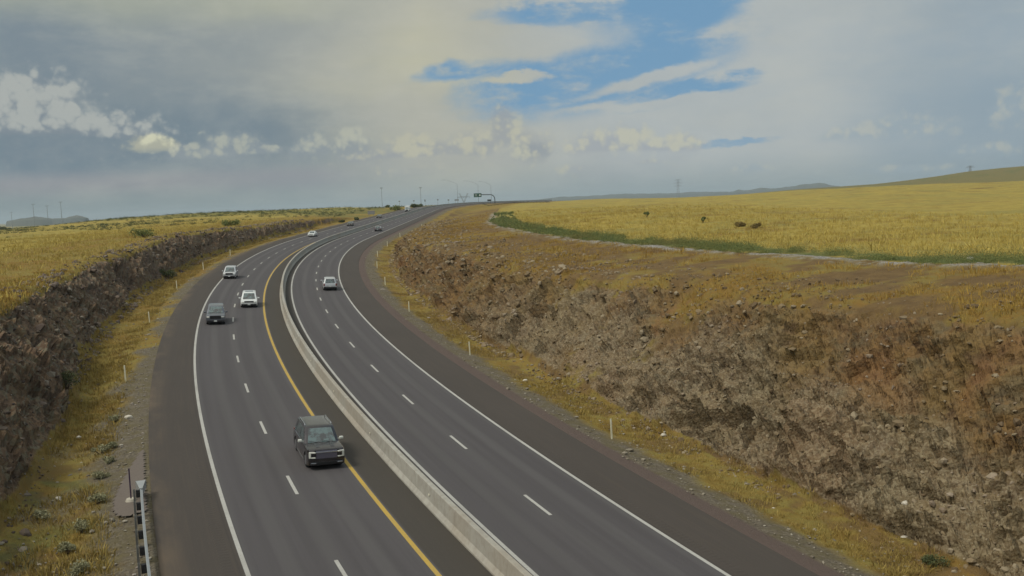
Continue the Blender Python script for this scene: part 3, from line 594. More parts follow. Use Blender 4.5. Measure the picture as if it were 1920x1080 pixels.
def apron():
    pts = [(283, 830), (262, 845), (243, 872), (222, 905), (209, 935), (207, 952), (214, 964), (230, 968), (252, 966), (268, 962), (283, 960)]
    P = [];
    for px, py in pts: s_, u_ = px_to_su(px, py); x, y = to_xy(s_, u_); P.append((float(x), float(y)))
    from mathutils.geometry import tessellate_polygon
    # fine grid inside outline, laid on the ground
    P = np.array(P); x0, y0 = P.min(0); x1, y1 = P.max(0); gx = np.arange(x0, x1, .16); gy = np.arange(y0, y1, .16); X, Y = np.meshgrid(gx, gy)
    ins = np.zeros(X.shape, bool); j = len(P)-1
    for i in range(len(P)):
        xi, yi = P[i]; xj, yj = P[j]; ins ^= ((yi > Y) != (yj > Y)) & (X < (xj-xi)*(Y-yi)/(yj-yi+1e-9)+xi); j = i
    Z = ground(X.ravel(), Y.ravel())[0].reshape(X.shape)+.09; s_, u_ = to_su(X, Y); Z = np.where(u_ < 17.75, -99, Z); V = np.stack([X.ravel(), Y.ravel(), Z.ravel()], 1); n = len(gx); F = []
    for a in range(len(gy)-1):
        for c in range(n-1):
            if ins[a, c] and ins[a+1, c+1] and ins[a, c+1] and ins[a+1, c] and Z[a, c] > -50 and Z[a+1, c+1] > -50 and Z[a, c+1] > -50 and Z[a+1, c] > -50: F.append((a*n+c, a*n+c+1, (a+1)*n+c+1, (a+1)*n+c))
    def f(g, b): co = g.coord(); n_ = g.noise(co, 6, 6, .7); g.put(b.inputs['Base Color'], g.mix(n_, lin(90, 82, 76), lin(118, 108, 98))); b.inputs['Roughness'].default_value = .95; g.put(b.inputs['Normal'], g.bump(n_, .5, .04))
    o = fast('gravel_pad', V, np.array(F), mat('milled_gravel', f)); o['kind'] = 'structure'
apron()
# ------------------------------------------------------------------ vehicles
M_GLASS = mat('car_glass', lambda g, b: g.put(b.inputs['Base Color'], g.mix(g.step(g.noise(g.coord(), 2.6, 3, .6), .38, .62), lin(26, 36, 38), lin(74, 98, 98))), lin(38, 52, 54), .05, 0, .9, 0, 1); M_TYRE = smat('tyre', lin(28, 28, 28), .85); M_RIM = smat('rim', lin(150, 152, 154), .35, .7, .2)  # glass: noise-mottled paler teal in the base colour stands for reflections
M_CHR = smat('chrome', lin(200, 202, 204), .2, .9, .1); M_LAMP = mat('lamp_glass', None, lin(214, 216, 206), .12, 0, .8, 0, 1); M_TAIL = mat('tail_lamp', None, lin(120, 16, 14), .2, 0, .6, 0, 1); M_TRIM = smat('black_trim', lin(24, 24, 26), .55, 0, .2); M_PLATE = smat('plate_white', lin(205, 208, 205), .5, 0, .15)
def paint(name, c, metal=.3, rough=.35):
    def f(g, b): n = g.noise(g.coord(), 3, 4, .6); z = g.sep(g.coord())[2]; g.put(b.inputs['Base Color'], g.mix(g.mul(g.step(g.add(z, g.mul(g.sub(n, .5), .4)), .7, .25), .5), g.mix(g.mul(n, .12), c, lin(120, 110, 96)), lin(104, 94, 80))); b.inputs['Coat Roughness'].default_value = .12
    return mat(name, f, c, rough, metal, None, 0, .7)
def car(label, cat, m, L=4.8, Wd=1.9, H=1.75, kind='suv', hood=.62, belt=.58, nose=1.1, wheel=.38, rails=False, chrome=False, grille=None, sunroof=False, rimm=None, name='suv', lamp=None, fogs=False):
    """local +Y is the front, z=0 the road"""
    r = empty(name); tag(r, label, cat, 'vehicles on the motorway'); hl, hw = L/2, Wd/2; bz = H*belt; hz = H*hood*.93 if kind != 'van' else H*.55; cl = .24
    hz = min(hz, bz+.02); yw0 = hl-nose; fx, rx = hl-.92, -hl+.95; wr = wheel+.06
    def arch(cx): return [(cx+wr*math.cos(t), wheel+wr*math.sin(t)) for t in np.linspace(math.pi*.02, math.pi*.98, 9)]
    top = [(hl-.02, .42), (hl, .62), (hl-.05, hz-.16), (hl-.16, hz-.04), (hl-.35, hz), (yw0+.1, bz+.02), (yw0-.3, bz+.03)]
    if kind == 'pickup': top += [(-.25, bz+.02), (-.6, bz), (-hl+.1, bz), (-hl, bz-.06), (-hl, .5)]
    else: top += [(-hl+.25, bz+.03), (-hl+.06, bz-.03), (-hl, bz-.25), (-hl, .5)]
    prof = top+[(-hl+.05, cl+.1), (rx-wr-.03, cl+.04)]+arch(rx)[::-1]+[(rx+wr+.03, cl), (fx-wr-.03, cl)]+arch(fx)[::-1]+[(fx+wr+.03, cl+.02), (hl-.1, cl+.03)]
    n = len(prof); xs = [(-hw, .90), (-hw+.07, .985), (-hw+.24, 1.0), (0, 1.012), (hw-.24, 1.0), (hw-.07, .985), (hw, .90)]; V = []; F = []
    for x, k in xs:
        for (y, z) in prof:
            ends = abs(y) > hl-.5; yy = y*(1-(1-k)*.55) if ends else y; zz = z if z < .75*bz else .75*bz+(z-.75*bz)*(1-(1-k)*2.2); tx = x*(1-.05*max(0, (z/bz-.55))) ; V.append((tx, yy, zz))
    for i in range(len(xs)-1):
        for j in range(n): F.append((i*n+j, i*n+(j+1) % n, (i+1)*n+(j+1) % n, (i+1)*n+j))
    F.append(tuple(range(n))[::-1]); F.append(tuple((len(xs)-1)*n+j for j in range(n)))
    # cabin frustum
    if kind == 'van': ya, yr, yt, yb = yw0+.1, yw0-.85, -hl+.35, -hl+.05
    elif kind == 'sedan': ya, yr, yt, yb = yw0, yw0-.75, -hl+1.35, -hl+.65
    elif kind == 'pickup': ya, yr, yt, yb = yw0-.02, yw0-.7, -.5, -.68
    else: ya, yr, yt, yb = yw0+.05, yw0-.8, -hl+.42, -hl+.1
    wb, wt = hw-.06, hw-.24; z0 = bz-.02; z1 = H-.07
    rings = [(z0, ya, yb, wb), ((z0+z1)/2, ya+(yr+.02-ya)*.5, yb+(yt-.02-yb)*.5, wb+(wt+.02-wb)*.5), (z1, yr+.02, yt-.02, wt+.02), (H-.02, yr-.14, yt+.14, wt-.09), (H, yr-.4, yt+.4, wt-.3)]; cb = len(V)
    for (z, a, b_, w) in rings:
        c = .12
        V += [(-w, a-c, z), (-w+c*1.2, a, z), (0, a+.008, z), (w-c*1.2, a, z), (w, a-c, z), (w, b_+c, z), (w-c*1.2, b_, z), (0, b_-.006, z), (-w+c*1.2, b_, z), (-w, b_+c, z)]
    for i in range(4):
        for j in range(10): F.append((cb+i*10+j, cb+i*10+(j+1) % 10, cb+(i+1)*10+(j+1) % 10, cb+(i+1)*10+j))
    F.append(tuple(cb+40+j for j in range(10)))
    b = MB(); b.poly(V, F); body = b.build('body', m, r)
    body.data.polygons.foreach_set('use_smooth', [True]*len(body.data.polygons))
    mod = body.modifiers.new('edge', 'EDGE_SPLIT'); mod.split_angle = math.radians(32)
    def ringpt(t, which):
        z = z0+(z1-z0)*t; a = ya+(yr+.02-ya)*t; b_ = yb+(yt-.02-yb)*t; w = wb+(wt+.02-wb)*t; return z, a, b_, w
    def panel(nm, pts, mm=M_GLASS, th=.012):     # slab following four or more corner points, standing proud of the body
        P = [Vector(p) for p in pts]; nn = (P[1]-P[0]).cross(P[2]-P[0]).normalized()
        if nn.dot(P[0]-Vector((0, P[0].y*.3, H*.5))) < 0: nn = -nn
        k = len(P); q = [p+nn*th for p in P]+[p-nn*.02 for p in P]; f = [tuple(range(k)), tuple(range(2*k-1, k-1, -1))]+[(i, (i+1) % k, k+(i+1) % k, k+i) for i in range(k)]
        bb = MB(); bb.poly(q, f); return bb.build(nm, mm, r)
    zl, al, bl, wl = ringpt(.07, 0); zh, ah, bh, wh = ringpt(.95, 0)
    panel('windshield', [(-wl+.17, al+.018, zl), (wl-.17, al+.018, zl), (wh-.17, ah+.018, zh), (-wh+.17, ah+.018, zh)])
    panel('rear_window', [(-wl+.2, bl-.012, zl), (wl-.2, bl-.012, zl), (wh-.2, bh-.012, zh), (-wh+.2, bh-.012, zh)])
    ycs = [ya-.28, (ya+yb)/2+.25, yb+.75, yb+.2] if kind in ('suv', 'van') else [ya-.28, (ya+yb)/2, yb+.2]
    for sx in (-1, 1):
        for k in range(len(ycs)-1):
            y1, y2 = ycs[k]-.04, ycs[k+1]+.04; f0 = (ya-y1)/(ya-yb); f1_ = (ya-y2)/(ya-yb); t1 = ah-.05-(ah-bh)*f0 if k == 0 else y1; t2 = bh+.15 if k == len(ycs)-2 else y2
            panel('side_window', [(sx*(wl+.0), y1, zl+.02), (sx*(wl+.0), y2, zl+.02), (sx*(wh+.0), min(t2, ah-.2) if k else min(y2, ah-.25), zh-.03), (sx*wh, min(t1, ah-.14), zh-.03)], th=.014)
    # wheels
    b = MB(); b.cyl((-.11, 0, 0), (.11, 0, 0), wheel, None, 22); ed = [e for e in b.b.edges if e.calc_length() > .05 and abs(e.verts[0].co.x-e.verts[1].co.x) < .001]; bmesh.ops.bevel(b.b, geom=ed, offset=.03, segments=2, affect='EDGES')
    first_w = None
    for (sx, y) in ((-1, fx), (1, fx), (-1, rx), (1, rx)):
        if first_w is None:
            w = empty('wheel'); w.parent = r; b.build('tyre', M_TYRE, w); q = MB(); q.cyl((-.118, 0, 0), (-.10, 0, 0), wheel*.66, None, 18); q.cyl((.10, 0, 0), (.118, 0, 0), wheel*.66, None, 18)
            for a in range(5): t = a*1.2566; q.box((0, math.cos(t)*wheel*.36, math.sin(t)*wheel*.36), (.25, wheel*.6, .05), Matrix.Rotation(t, 3, 'X'))
            q.build('rim', rimm or M_RIM, w); first_w = w
        else: w = dup(first_w, None, r)
        w.location = (sx*(hw-.125), y, wheel)
    # front end
    gz = (cl+.28+hz)/2; gh = (hz-.2-(cl+.3)); b = MB(); b.box((0, hl-.012, gz+.02), (Wd*.56, .05, gh), None, .015); b.build('grille', grille or M_TRIM, r)
    b = MB(); b.box((0, hl-.02, cl+.14), (Wd*.9, .09, .2), None, .03)
    b.build('front_bumper', M_TRIM if kind != 'sedan' else m, r)
    if chrome:
        b = MB(); b.box((0, hl+.0, hz-.17), (Wd*.6, .07, .07), None, .015); b.build('chrome_strip', M_CHR, r); b = MB(); b.box((0, hl-.06, hz-.085), (Wd*.66, .08, .05), None, .01); b.build('hood_gap', M_TRIM, r)
        for sx in (-1, 1): b = MB(); b.poly([(sx*.30, hl-.35, hz+.005), (sx*.52, hl-.35, hz+.005), (sx*.56, ya-.02, bz+.01), (sx*.36, ya-.02, bz+.01), (sx*.33, hl-.4, hz+.035), (sx*.49, hl-.4, hz+.035), (sx*.53, ya-.02, bz+.05), (sx*.39, ya-.02, bz+.05)], [(0, 1, 5, 4), (1, 2, 6, 5), (2, 3, 7, 6), (3, 0, 4, 7), (4, 5, 6, 7)]); b.build('hood_ridge', m, r)
    for sx in (-.5, .25): b = MB(); b.cyl((sx, ya+.05, bz+.04), (sx+.5, ya-.06, bz+.14), .012, None, 5); b.build('wiper', M_TRIM, r)
    for sx in (-1, 1):
        RZ = Matrix.Rotation(-sx*.3, 3, 'Z'); b = MB()
        if chrome: b.box((sx*(hw-.24), hl-.03, hz-.17), (.36, .12, .07), RZ, .015); b.box((sx*(hw-.12), hl-.06, hz-.31), (.12, .12, .34), RZ, .02); b.box((sx*(hw-.24), hl-.03, hz-.45), (.36, .12, .06), RZ, .015)
        else: b.box((sx*(hw-.23), hl-.075, hz-.24), (.32, .14, .15), RZ, .03)
        b.build('headlight', lamp or M_LAMP, r)
        b = MB(); b.box((sx*(hw-.13), -hl+.03, bz-.17), (.17, .1, .34), Matrix.Rotation(sx*.15, 3, 'Z'), .02); b.build('tail_light', M_TAIL, r)
        b = MB(); b.box((sx*(hw+.14), ya-.42, bz+.10), (.24, .15, .17), Matrix.Rotation(-sx*.1, 3, 'Z'), .05); b.box((sx*(hw+.0), ya-.42, bz+.06), (.12, .06, .05)); b.build('side_mirror', M_LAMP if chrome else m, r)
        if fogs: b = MB(); b.box((sx*(hw-.3), hl+.005, cl+.17), (.3, .05, .06), None, .015); b.build('fog_light', M_CHR, r)
        if rails: b = MB(); b.path([(sx*(wt-.04), yt+.3, H-.01), (sx*(wt-.04), yt+.4, H+.05), (sx*(wt-.04), yr-.5, H+.05), (sx*(wt-.04), yr-.35, H-.01)], .022, 6); b.build('roof_rail', M_CHR if chrome else M_TRIM, r)
        b = MB(); b.box((sx*(hw-.015), 0, bz-.2), (.03, .16, .03), None, .008); b.build('door_handle', M_CHR if chrome else M_TRIM, r)
        b = MB(); b.box((sx*(hw-.04), 0, cl+.03), (.1, fx-rx-2*wr-.1, .09), None, .02); b.build('running_board', M_CHR if chrome else M_TRIM, r)
    
    if not chrome: b = MB(); b.box((0, hl+.045, cl+.2), (.32, .015, .16), None, .004); b.build('license_plate', M_PLATE, r)
    b = MB(); b.box((0, -hl-.015, bz*.62), (.32, .015, .16), None, .004); b.build('license_plate', M_PLATE, r)
    b = MB(); b.box((0, -hl+.0, cl+.18), (Wd*.94, .12, .24), None, .04); b.build('rear_bumper', M_TRIM, r)
    if sunroof: b = MB(); b.box((0, (yr+yt)/2+.25, H+.004), (wt*1.25, 1.2, .012), None, .004); b.build('sunroof', M_GLASS, r)
    b = MB(); b.box((0, 0, cl+.12), (Wd-.4, L-.5, .16)); b.build('underbody', M_TRIM, r)
    for sx in (-1, 1):
        for yy in (fx, rx): b = MB(); b.cyl((sx*(hw-.34), yy, wheel+.02), (sx*(hw-.30), yy, wheel+.02), wr+.02, None, 16); b.build('wheel_well', M_TRIM, r)
    return r
def put(o, s_, u_, toward=False, yaw=0):
    P, T, U, N = frame_at(s_, u_); Y = -T if toward else T; Z = N; X = Y.cross(Z).normalized(); Y = Z.cross(X)
    o.matrix_world = Matrix(((X.x, Y.x, Z.x, P.x), (X.y, Y.y, Z.y, P.y), (X.z, Y.z, Z.z, P.z+.004), (0, 0, 0, 1))) @ Matrix.Rotation(yaw, 4, 'Z')
def put_px(o, px, py, L, u_=None, toward=False, yaw=0):        # px,py: where the end nearest the camera meets the road
    s_, uu = px_to_su(px, py); put(o, s_+L/2*.93, uu if u_ is None else u_, toward, yaw)
def cars():
    W1 = paint('paint_white', lin(222, 226, 224), 0, .3); CH = paint('paint_charcoal', lin(44, 43, 49), .5, .25); GR = paint('paint_grey', lin(96, 102, 112), .4, .35); SV = paint('paint_silver', lin(196, 200, 202), .3, .35); DK = paint('paint_dark', lin(58, 54, 54), .4, .35)
    c = car('big dark charcoal SUV with chrome mirrors straddling the yellow line', 'SUV', CH, 5.3, 2.04, 1.92, 'suv', .66, .6, 1.45, .41, True, True, smat('grille_grey', lin(122, 120, 136), .35, .6, .3, 20), False, M_RIM, 'suv', None, True); put_px(c, 613, 880, 5.3, 8.55, True)
    c = car('grey SUV with a white plate in the left shoulder-side lane, beside the white minivan', 'SUV', GR, 5.0, 1.98, 1.85, 'suv', .64, .6, 1.3, .40, False, False, None, name='suv'); put_px(c, 414, 609, 5.0, 12.55, True)
    c = car('white minivan with black windshield travelling next to the yellow line', 'minivan', W1, 5.05, 1.98, 1.70, 'van', .55, .56, 1.15, .36, False, False, None, True, name='minivan'); put_px(c, 476, 577, 5.05, 9.0, True)
    c = car('whitish SUV on the left edge line, behind the grey SUV', 'SUV', SV, 4.8, 1.95, 1.78, 'suv', .62, .58, 1.15, .38, name='suv'); put_px(c, 447, 523, 4.8, 13.3, True)
    c = car('silver SUV seen from behind, alone in the right carriageway', 'SUV', SV, 4.8, 1.93, 1.75, 'suv', .62, .6, 1.15, .38, name='suv'); put_px(c, 621, 545, 4.8, -1.75, False)
    c = car('white sedan rounding the bend beside the end of the left rock cut', 'car', W1, 4.7, 1.85, 1.46, 'sedan', .62, .62, 1.25, .33, name='sedan'); put_px(c, 591, 444, 4.7, 12.4, True)
    c = car('small dark sedan near the far tip of the left rock cut', 'car', DK, 4.7, 1.85, 1.46, 'sedan', .62, .62, 1.25, .33, name='sedan'); put_px(c, 677, 424, 4.7, 12.2, True)
    c = car('dark silver car driving away round the bend in the right carriageway', 'car', paint('paint_mid', lin(104, 106, 110), .4, .35), 4.6, 1.85, 1.55, 'suv', .62, .6, 1.2, .35, name='hatchback'); put_px(c, 717, 434, 4.6, -1.5, False)
    c = car('tiny dark car far off on the left carriageway near green bushes', 'car', DK, 4.7, 1.85, 1.5, 'sedan', .62, .62, 1.25, .33, name='sedan'); put_px(c, 755, 409, 4.7, 12.0, True)
    # far white box truck
    r = empty('box_truck'); tag(r, 'far white box truck coming over the crest of the road', 'truck', 'vehicles on the motorway')
    b = MB(); b.box((0, -1.2, 1.9), (2.35, 4.6, 2.2), None, .04); b.build('cargo_box', W1, r); b = MB(); b.poly([(-1.05, 3.3, .5), (1.05, 3.3, .5), (1.05, 1.2, .5), (-1.05, 1.2, .5), (-1.05, 3.3, 1.35), (1.05, 3.3, 1.35), (1.0, 2.5, 1.45), (-1.0, 2.5, 1.45), (.92, 1.9, 2.3), (-.92, 1.9, 2.3), (.92, 1.2, 2.3), (-.92, 1.2, 2.3)], [(0, 1, 5, 4), (4, 5, 6, 7), (7, 6, 8, 9), (9, 8, 10, 11), (0, 3, 2, 1), (1, 2, 10, 8, 6, 5), (0, 4, 7, 9, 11, 3), (3, 11, 10, 2)]); b.build('cab', W1, r)
    b = MB(); b.poly([(-.88, 2.50, 1.48), (.88, 2.50, 1.48), (.84, 1.96, 2.24), (-.84, 1.96, 2.24), (-.88, 2.47, 1.45), (.88, 2.47, 1.45), (.84, 1.93, 2.21), (-.84, 1.93, 2.21)], [(0, 1, 2, 3), (4, 7, 6, 5), (0, 4, 5, 1), (1, 5, 6, 2), (2, 6, 7, 3), (3, 7, 4, 0)]); wsh = b.build('windshield', M_GLASS, r); wsh.location = (0, .03, .03)
    b = MB(); b.box((0, 3.3, .95), (1.4, .06, .5), None, .02); b.build('grille', M_TRIM, r); b = MB(); b.box((0, 3.32, .52), (2.1, .14, .25), None, .03); b.build('front_bumper', M_TRIM, r); b = MB(); b.box((0, -.4, .62), (.9, 7, .3)); b.build('chassis', M_TRIM, r)
    for x, y in ((-.95, 2.3), (.95, 2.3), (-.95, -2.2), (.95, -2.2)): b = MB(); b.cyl((x-.13, y, .42), (x+.13, y, .42), .42, None, 18); b.build('wheel', M_TYRE, r)
    put_px(r, 824, 396, 7, 9.2, True)
cars()
# ------------------------------------------------------------------ overhead sign, lamps, pylons on the skyline
def foot(px, d, py=None):
    v = ray(px, 380); L = math.hypot(v[0], v[1]); x, y = v[0]/L*d, v[1]/L*d; z = ground([x], [y])[0][0]; return Vector((x, y, z)), Matrix.Rotation(-math.atan2(x, y), 3, 'Z')
def ztop(px, py, d): return atdist(px, py, d)[2]
def overhead_sign():
    d = 700; f, R = foot(928, d); zt = ztop(905, 365.5, d)-f.z; r = empty('overhead_sign', f, -math.atan2(f.x, f.y)); tag(r, 'green overhead road sign on a curved cantilever mast at the crest', 'road sign')
    arm = 14.6*d/FPX*1.0
    P = [(0, 0, -.5), (0, 0, zt-3.2)]+[(-3.2*(1-math.cos(t)), 0, zt-3.2+3.2*math.sin(t)) for t in np.linspace(0, math.pi/2, 7)]+[(-9.6, 0, zt+.25)]; b = MB(); b.path([Vector(p) for p in P], .28, 10); b.build('mast', M_DARKST, r)
    x0, x1 = -14.9, -9.4; b = MB(); b.box(((x0+x1)/2, -.35, zt-.05), (x1-x0, .12, 2.7), None, .03); pn = b.build('sign_panel', M_SIGNG, r)
    b = MB(); b.path([Vector((-9.6, 0, zt+.25)), Vector((-14.6, 0, zt+.35))], .2, 8); b.build('arm', M_DARKST, r)
    b = MB()
    for k, (xx, zz, w, h) in enumerate(((-13.3, .55, 1.9, .34), (-13.4, -.05, 1.6, .34), (-13.2, -.65, 1.9, .28))):
        n = 5
        for q in range(n): b.box((xx-w/2+w*(q+.5)/n, -.42, zt+zz-.05), (w/n*.66, .02, h*random.uniform(.7, 1)))
    b.build('lettering', M_SIGNW, r); b = MB(); b.cyl((-10.6, -.43, zt-.1), (-10.6, -.41, zt-.1), .62, None, 8); b.build('route_shield', M_SIGNW, r)
overhead_sign()
def board(name, px, pyc, w, h, d, label, cat, m=None, legs=2, back=False):
    f, R = foot(px, d); zc = ztop(px, pyc, d)-f.z; r = empty(name, f, -math.atan2(f.x, f.y)); tag(r, label, cat); W_ = w*d/FPX; H_ = h*d/FPX
    b = MB(); b.box((0, 0, zc), (W_, .06, H_), None, .02); b.build('panel', m or M_GALV2, r)
    for k in range(legs): xx = 0 if legs == 1 else (k-.5)*W_*.6; b = MB(); b.box((xx, .08, (zc+H_/2-.6)/2), (.14, .1, zc+H_/2+.4)); b.build('post', M_DARKST if m is M_DARKST else M_GALV2, r)
board('road_sign', 695, 398.5, 13, 7, 430, 'grey back of a road sign in the yellow field beyond the left cut', 'road sign', M_GALV2)
board('road_sign', 917.5, 375.5, 7, 3.2, 690, 'small dark two-legged sign standing left of the curved mast', 'road sign', M_DARKST)
board('road_sign', 856.5, 375, 8, 3, 760, 'wide grey sign at the crest below the leftmost street lamp', 'road sign', M_TOW)
board('road_sign', 841, 375, 3.2, 2.6, 760, 'small grey sign at the crest between two other small signs', 'road sign', M_TOW, 1)
board('road_sign', 821, 374.5, 3, 2.4, 720, 'small grey sign above the white box truck', 'road sign', M_TOW, 1)
board('road_sign', 797, 376, 2.6, 4, 700, 'narrow leaning grey sign just right of the tall pole', 'road sign', M_TOW, 1)
board('road_sign', 776, 376.5, 3, 2.2, 700, 'small grey sign just left of the tall pole by dark bushes', 'road sign', M_TOW, 1)
board('road_sign', 749, 377.5, 3, 2, 700, 'leftmost tiny grey sign on the skyline, between the two tall poles', 'road sign', M_TOW, 1)
def lamps():
    p = None
    for px, ty, by, ax, ay, lab in ((858.5, 345, 384, 832, 337.5, 'tall street lamp with long arm, leftmost of the three on the crest'), (897.5, 346, 384, 873, 339, 'tall street lamp with long arm, middle one of three, above the green sign'), (921.5, 347.5, 384, 901, 340, 'tall street lamp with long arm, rightmost of three, above the curved mast')):
        d = 720; f, R = foot(px, d); zt = ztop(px, ty, d)-f.z; r = empty('street_lamp', f, -math.atan2(f.x, f.y)); tag(r, lab, 'street lamp', 'tall street lamps on the crest')
        b = MB(); b.cyl((0, 0, -.5), (0, 0, zt), .15, .09, 10); b.build('pole', M_TOW, r); la = (px-ax)*d/FPX; dz = (ty-ay)*d/FPX+la*.039
        Q = [Vector((-la*t, 0, zt+dz*math.sin(t*math.pi/2))) for t in np.linspace(0, 1, 7)]; b = MB(); b.path(Q, .06, 6); b.build('arm', M_TOW, r); b = MB(); b.box(Q[-1]+Vector((-.3, 0, -.05)), (.9, .35, .18), None, .05); b.build('lamp_head', M_TOW, r)
lamps()
def mast(px, ty, d, label, w=.22, heads=True):
    f, R = foot(px, d); zt = ztop(px, ty, d)-f.z; r = empty('light_mast', f, -math.atan2(f.x, f.y)); tag(r, label, 'mast', 'tall thin masts on the skyline')
    b = MB(); b.cyl((0, 0, -1), (0, 0, zt), w, w*.55, 10); b.build('pole', M_TOW, r)
    b = MB(); b.cyl((0, 0, zt-.3), (0, 0, zt+.3), w*2.2, None, 10)
    for k in range(6): t = k*math.pi/3; b.box((math.cos(t)*w*4, math.sin(t)*w*4, zt), (w*2.0, w*1.6, .5), Matrix.Rotation(t, 3, 'Z')); b.cyl((0, 0, zt), (math.cos(t)*w*4, math.sin(t)*w*4, zt), .08)
    b.build('lamp_ring', M_TOW, r)
mast(716.5, 352.5, 800, 'tall thin light mast on the skyline, farther left of two near the bend'); mast(789.5, 352, 800, 'tall thin light mast on the skyline right above the dark bushes')
mast(113.5, 379, 1500, 'tallest thin mast of the left group, right end of the row', .5); mast(87.5, 386, 1700, 'thin mast in the middle of the left group above the blue hill', .5); mast(61.5, 383, 1600, 'thin mast at the left of the group above the blue hill', .5); mast(19.5, 398, 1900, 'shortest faint mast near the left border of the photo', .5)
def bar(b, a, c, r_=.12): b.cyl(a, c, r_, None, 4, False)
def lattice(px, ty, d, label, hw=4.4, arms=((1, 8.), (.86, 10.), (.72, 8.))):
    f, R = foot(px, d); H = ztop(px, ty, d)-f.z; r = empty('power_pylon', f, -math.atan2(f.x, f.y)); tag(r, label, 'pylon', 'lattice power pylons'); b = MB(); n = 9; rr = .26
    def corner(t, k): w = hw*(1-t)+1.0*t if t < .7 else (hw*.3+.7); return Vector(((-1 if k in (0, 3) else 1)*w, (-1 if k in (0, 1) else 1)*w, H*t))
    for i in range(n):
        t0, t1 = i/n, (i+1)/n
        for k in range(4): bar(b, corner(t0, k), corner(t1, k), rr); bar(b, corner(t0, k), corner(t1, (k+1) % 4), rr*.6); bar(b, corner(t0, (k+1) % 4), corner(t1, k), rr*.6); bar(b, corner(t1, k), corner(t1, (k+1) % 4), rr*.6)
    b.build('tower', M_TOW, r)
    for t, w in arms:
        q = MB(); z = H*t-.8
        for s_ in (-1, 1):
            tip = Vector((s_*w, 0, z+.2))
            for yy in (-1, 1): bar(q, Vector((0, yy, z)), tip, rr*.8); bar(q, Vector((0, yy, z+1.6)), tip, rr*.6)
            for m_ in (.35, .7): bar(q, Vector((s_*w*m_, 0, z)), Vector((s_*w*(m_+.1), 0, z+1.6*(1-m_))), rr*.5)
            bar(q, tip, tip-Vector((0, 0, 1.5)), .12)
        q.build('cross_arm', M_TOW, r)
lattice(1272, 337, 2300, 'grey lattice power pylon on the right skyline above the yellow field'); lattice(1819, 311, 2150, 'faint lattice power pylon standing on the brown hill at far right', 3.5, ((1, 6), (.8, 8)))
def vpylon():
    d = 1500; f, R = foot(870, d); H = ztop(870, 362, d)-f.z; r = empty('power_pylon', f, -math.atan2(f.x, f.y)); tag(r, 'faint V shaped power pylon with a wide cross arm behind the crest', 'pylon', 'lattice power pylons'); b = MB(); n = 7; zb = ztop(870, 379, d)-f.z
    for s_ in (-1, 1):
        for yy in (-.6, .6):
            P = [Vector((s_*(1.0+6.2*t), yy*(1+.2*t), zb+(H-zb)*t)) for t in np.linspace(0, 1, n)]; Q = [p+Vector((s_*-1.5, 0, 0)) for p in P]
            for i in range(n-1): bar(b, P[i], P[i+1], .22); bar(b, Q[i], Q[i+1], .2); bar(b, P[i], Q[i+1], .12); bar(b, Q[i], P[i], .12)
    for s_ in (-1, 1):
        for yy in (-1, 1): bar(b, Vector((s_*3.5, yy*3.5, 0)), Vector((s_*.9, yy*.6, zb)), .25); bar(b, Vector((s_*3.5, yy*3.5, 0)), Vector((-s_*2, yy*2, zb*.5)), .14)
    b.build('tower', M_TOW, r); b = MB(); z = zb+(H-zb)*.55
    for yy in (-.7, .7): bar(b, Vector((-9.5, 0, z)), Vector((9.5, 0, z)), .2); bar(b, Vector((-6, yy, z+1.3)), Vector((6, yy, z+1.3)), .18); bar(b, Vector((-9.5, 0, z)), Vector((-6, yy, z+1.3)), .15); bar(b, Vector((9.5, 0, z)), Vector((6, yy, z+1.3)), .15)
    for k in range(12): bar(b, Vector((-6+k, .7, z+(1.3 if k % 2 else 0))), Vector((-5+k, .7, z+(0 if k % 2 else 1.3))), .1)
    for xx in (-9, 0, 9): bar(b, Vector((xx, 0, z)), Vector((xx, 0, z-2)), .15)
    b.build('cross_arm', M_TOW, r)
vpylon()
def far_rail(pxa, pxb, d, n, label, h=.75, dz=.1):
    r = empty('guardrail'); tag(r, label, 'guardrail', 'dark guardrails on the crest'); Q = []
    for k in range(n+1): f, R = foot(pxa+(pxb-pxa)*k/n, d); Q.append(f)
    b = MB(); b.path([q+Vector((0, 0, h)) for q in Q], .16, 6); b.build('rail', M_DARKST, r); c0 = None
    for q in Q:
        if c0 is None: b = MB(); b.box((0, 0, .2), (.18, .18, 1.3)); c = b.build('post', M_WOOD, r); c0 = c
        else: c = c0.copy(); COL.objects.link(c); c.parent = r
        c.location = q
far_rail(831, 848, 640, 12, 'short dark guardrail at the top of the road right of the white truck'); far_rail(905, 1030, 640, 46, 'long dark guardrail on the skyline from the curved mast rightward')
# ------------------------------------------------------------------ loose rock, grass, brush
def m_tint(name, stops, rough=.95, attrn='tint', trans=0):
    def f(g, b):
        r, a, c_ = g.sep(g.attr(attrn))[:3]; c = g.mix(g.step(r, 0, 1), stops[0], stops[1]); c = g.mix(g.mul(g.step(a, .55, 1), .8), c, stops[2]); n = g.noise(g.coord(), 9, 4, .65); c = g.mix(g.mul(n, .35), c, tuple(x*.5 for x in stops[0])); c = g.mix(g.mul(g.step(g.noise(g.vmul(g.coord(), (1, 1.6, 1)), .06, 8, .72), .53, .63), .6), c, tuple(x*k for x, k in zip(stops[2], (.74, .7, .8)))); g.put(b.inputs['Base Color'], c); b.inputs['Roughness'].default_value = rough; b.inputs['Specular IOR Level'].default_value = .12
    return mat(name, f)
ICO = None
def ico():
    b = bmesh.new(); bmesh.ops.create_icosphere(b, subdivisions=1, radius=1); V = np.array([v.co[:] for v in b.verts]); F = np.array([[v.index for v in f.verts] for f in b.faces]); b.free(); return V, F
def surf(x, y):
    z, s, u, w, rock, right, inroad, nat = ground(x, y); V = displace(np.asarray(x, float), np.asarray(y, float), z, s, u, rock, right); return V, rock, w, s, u, right
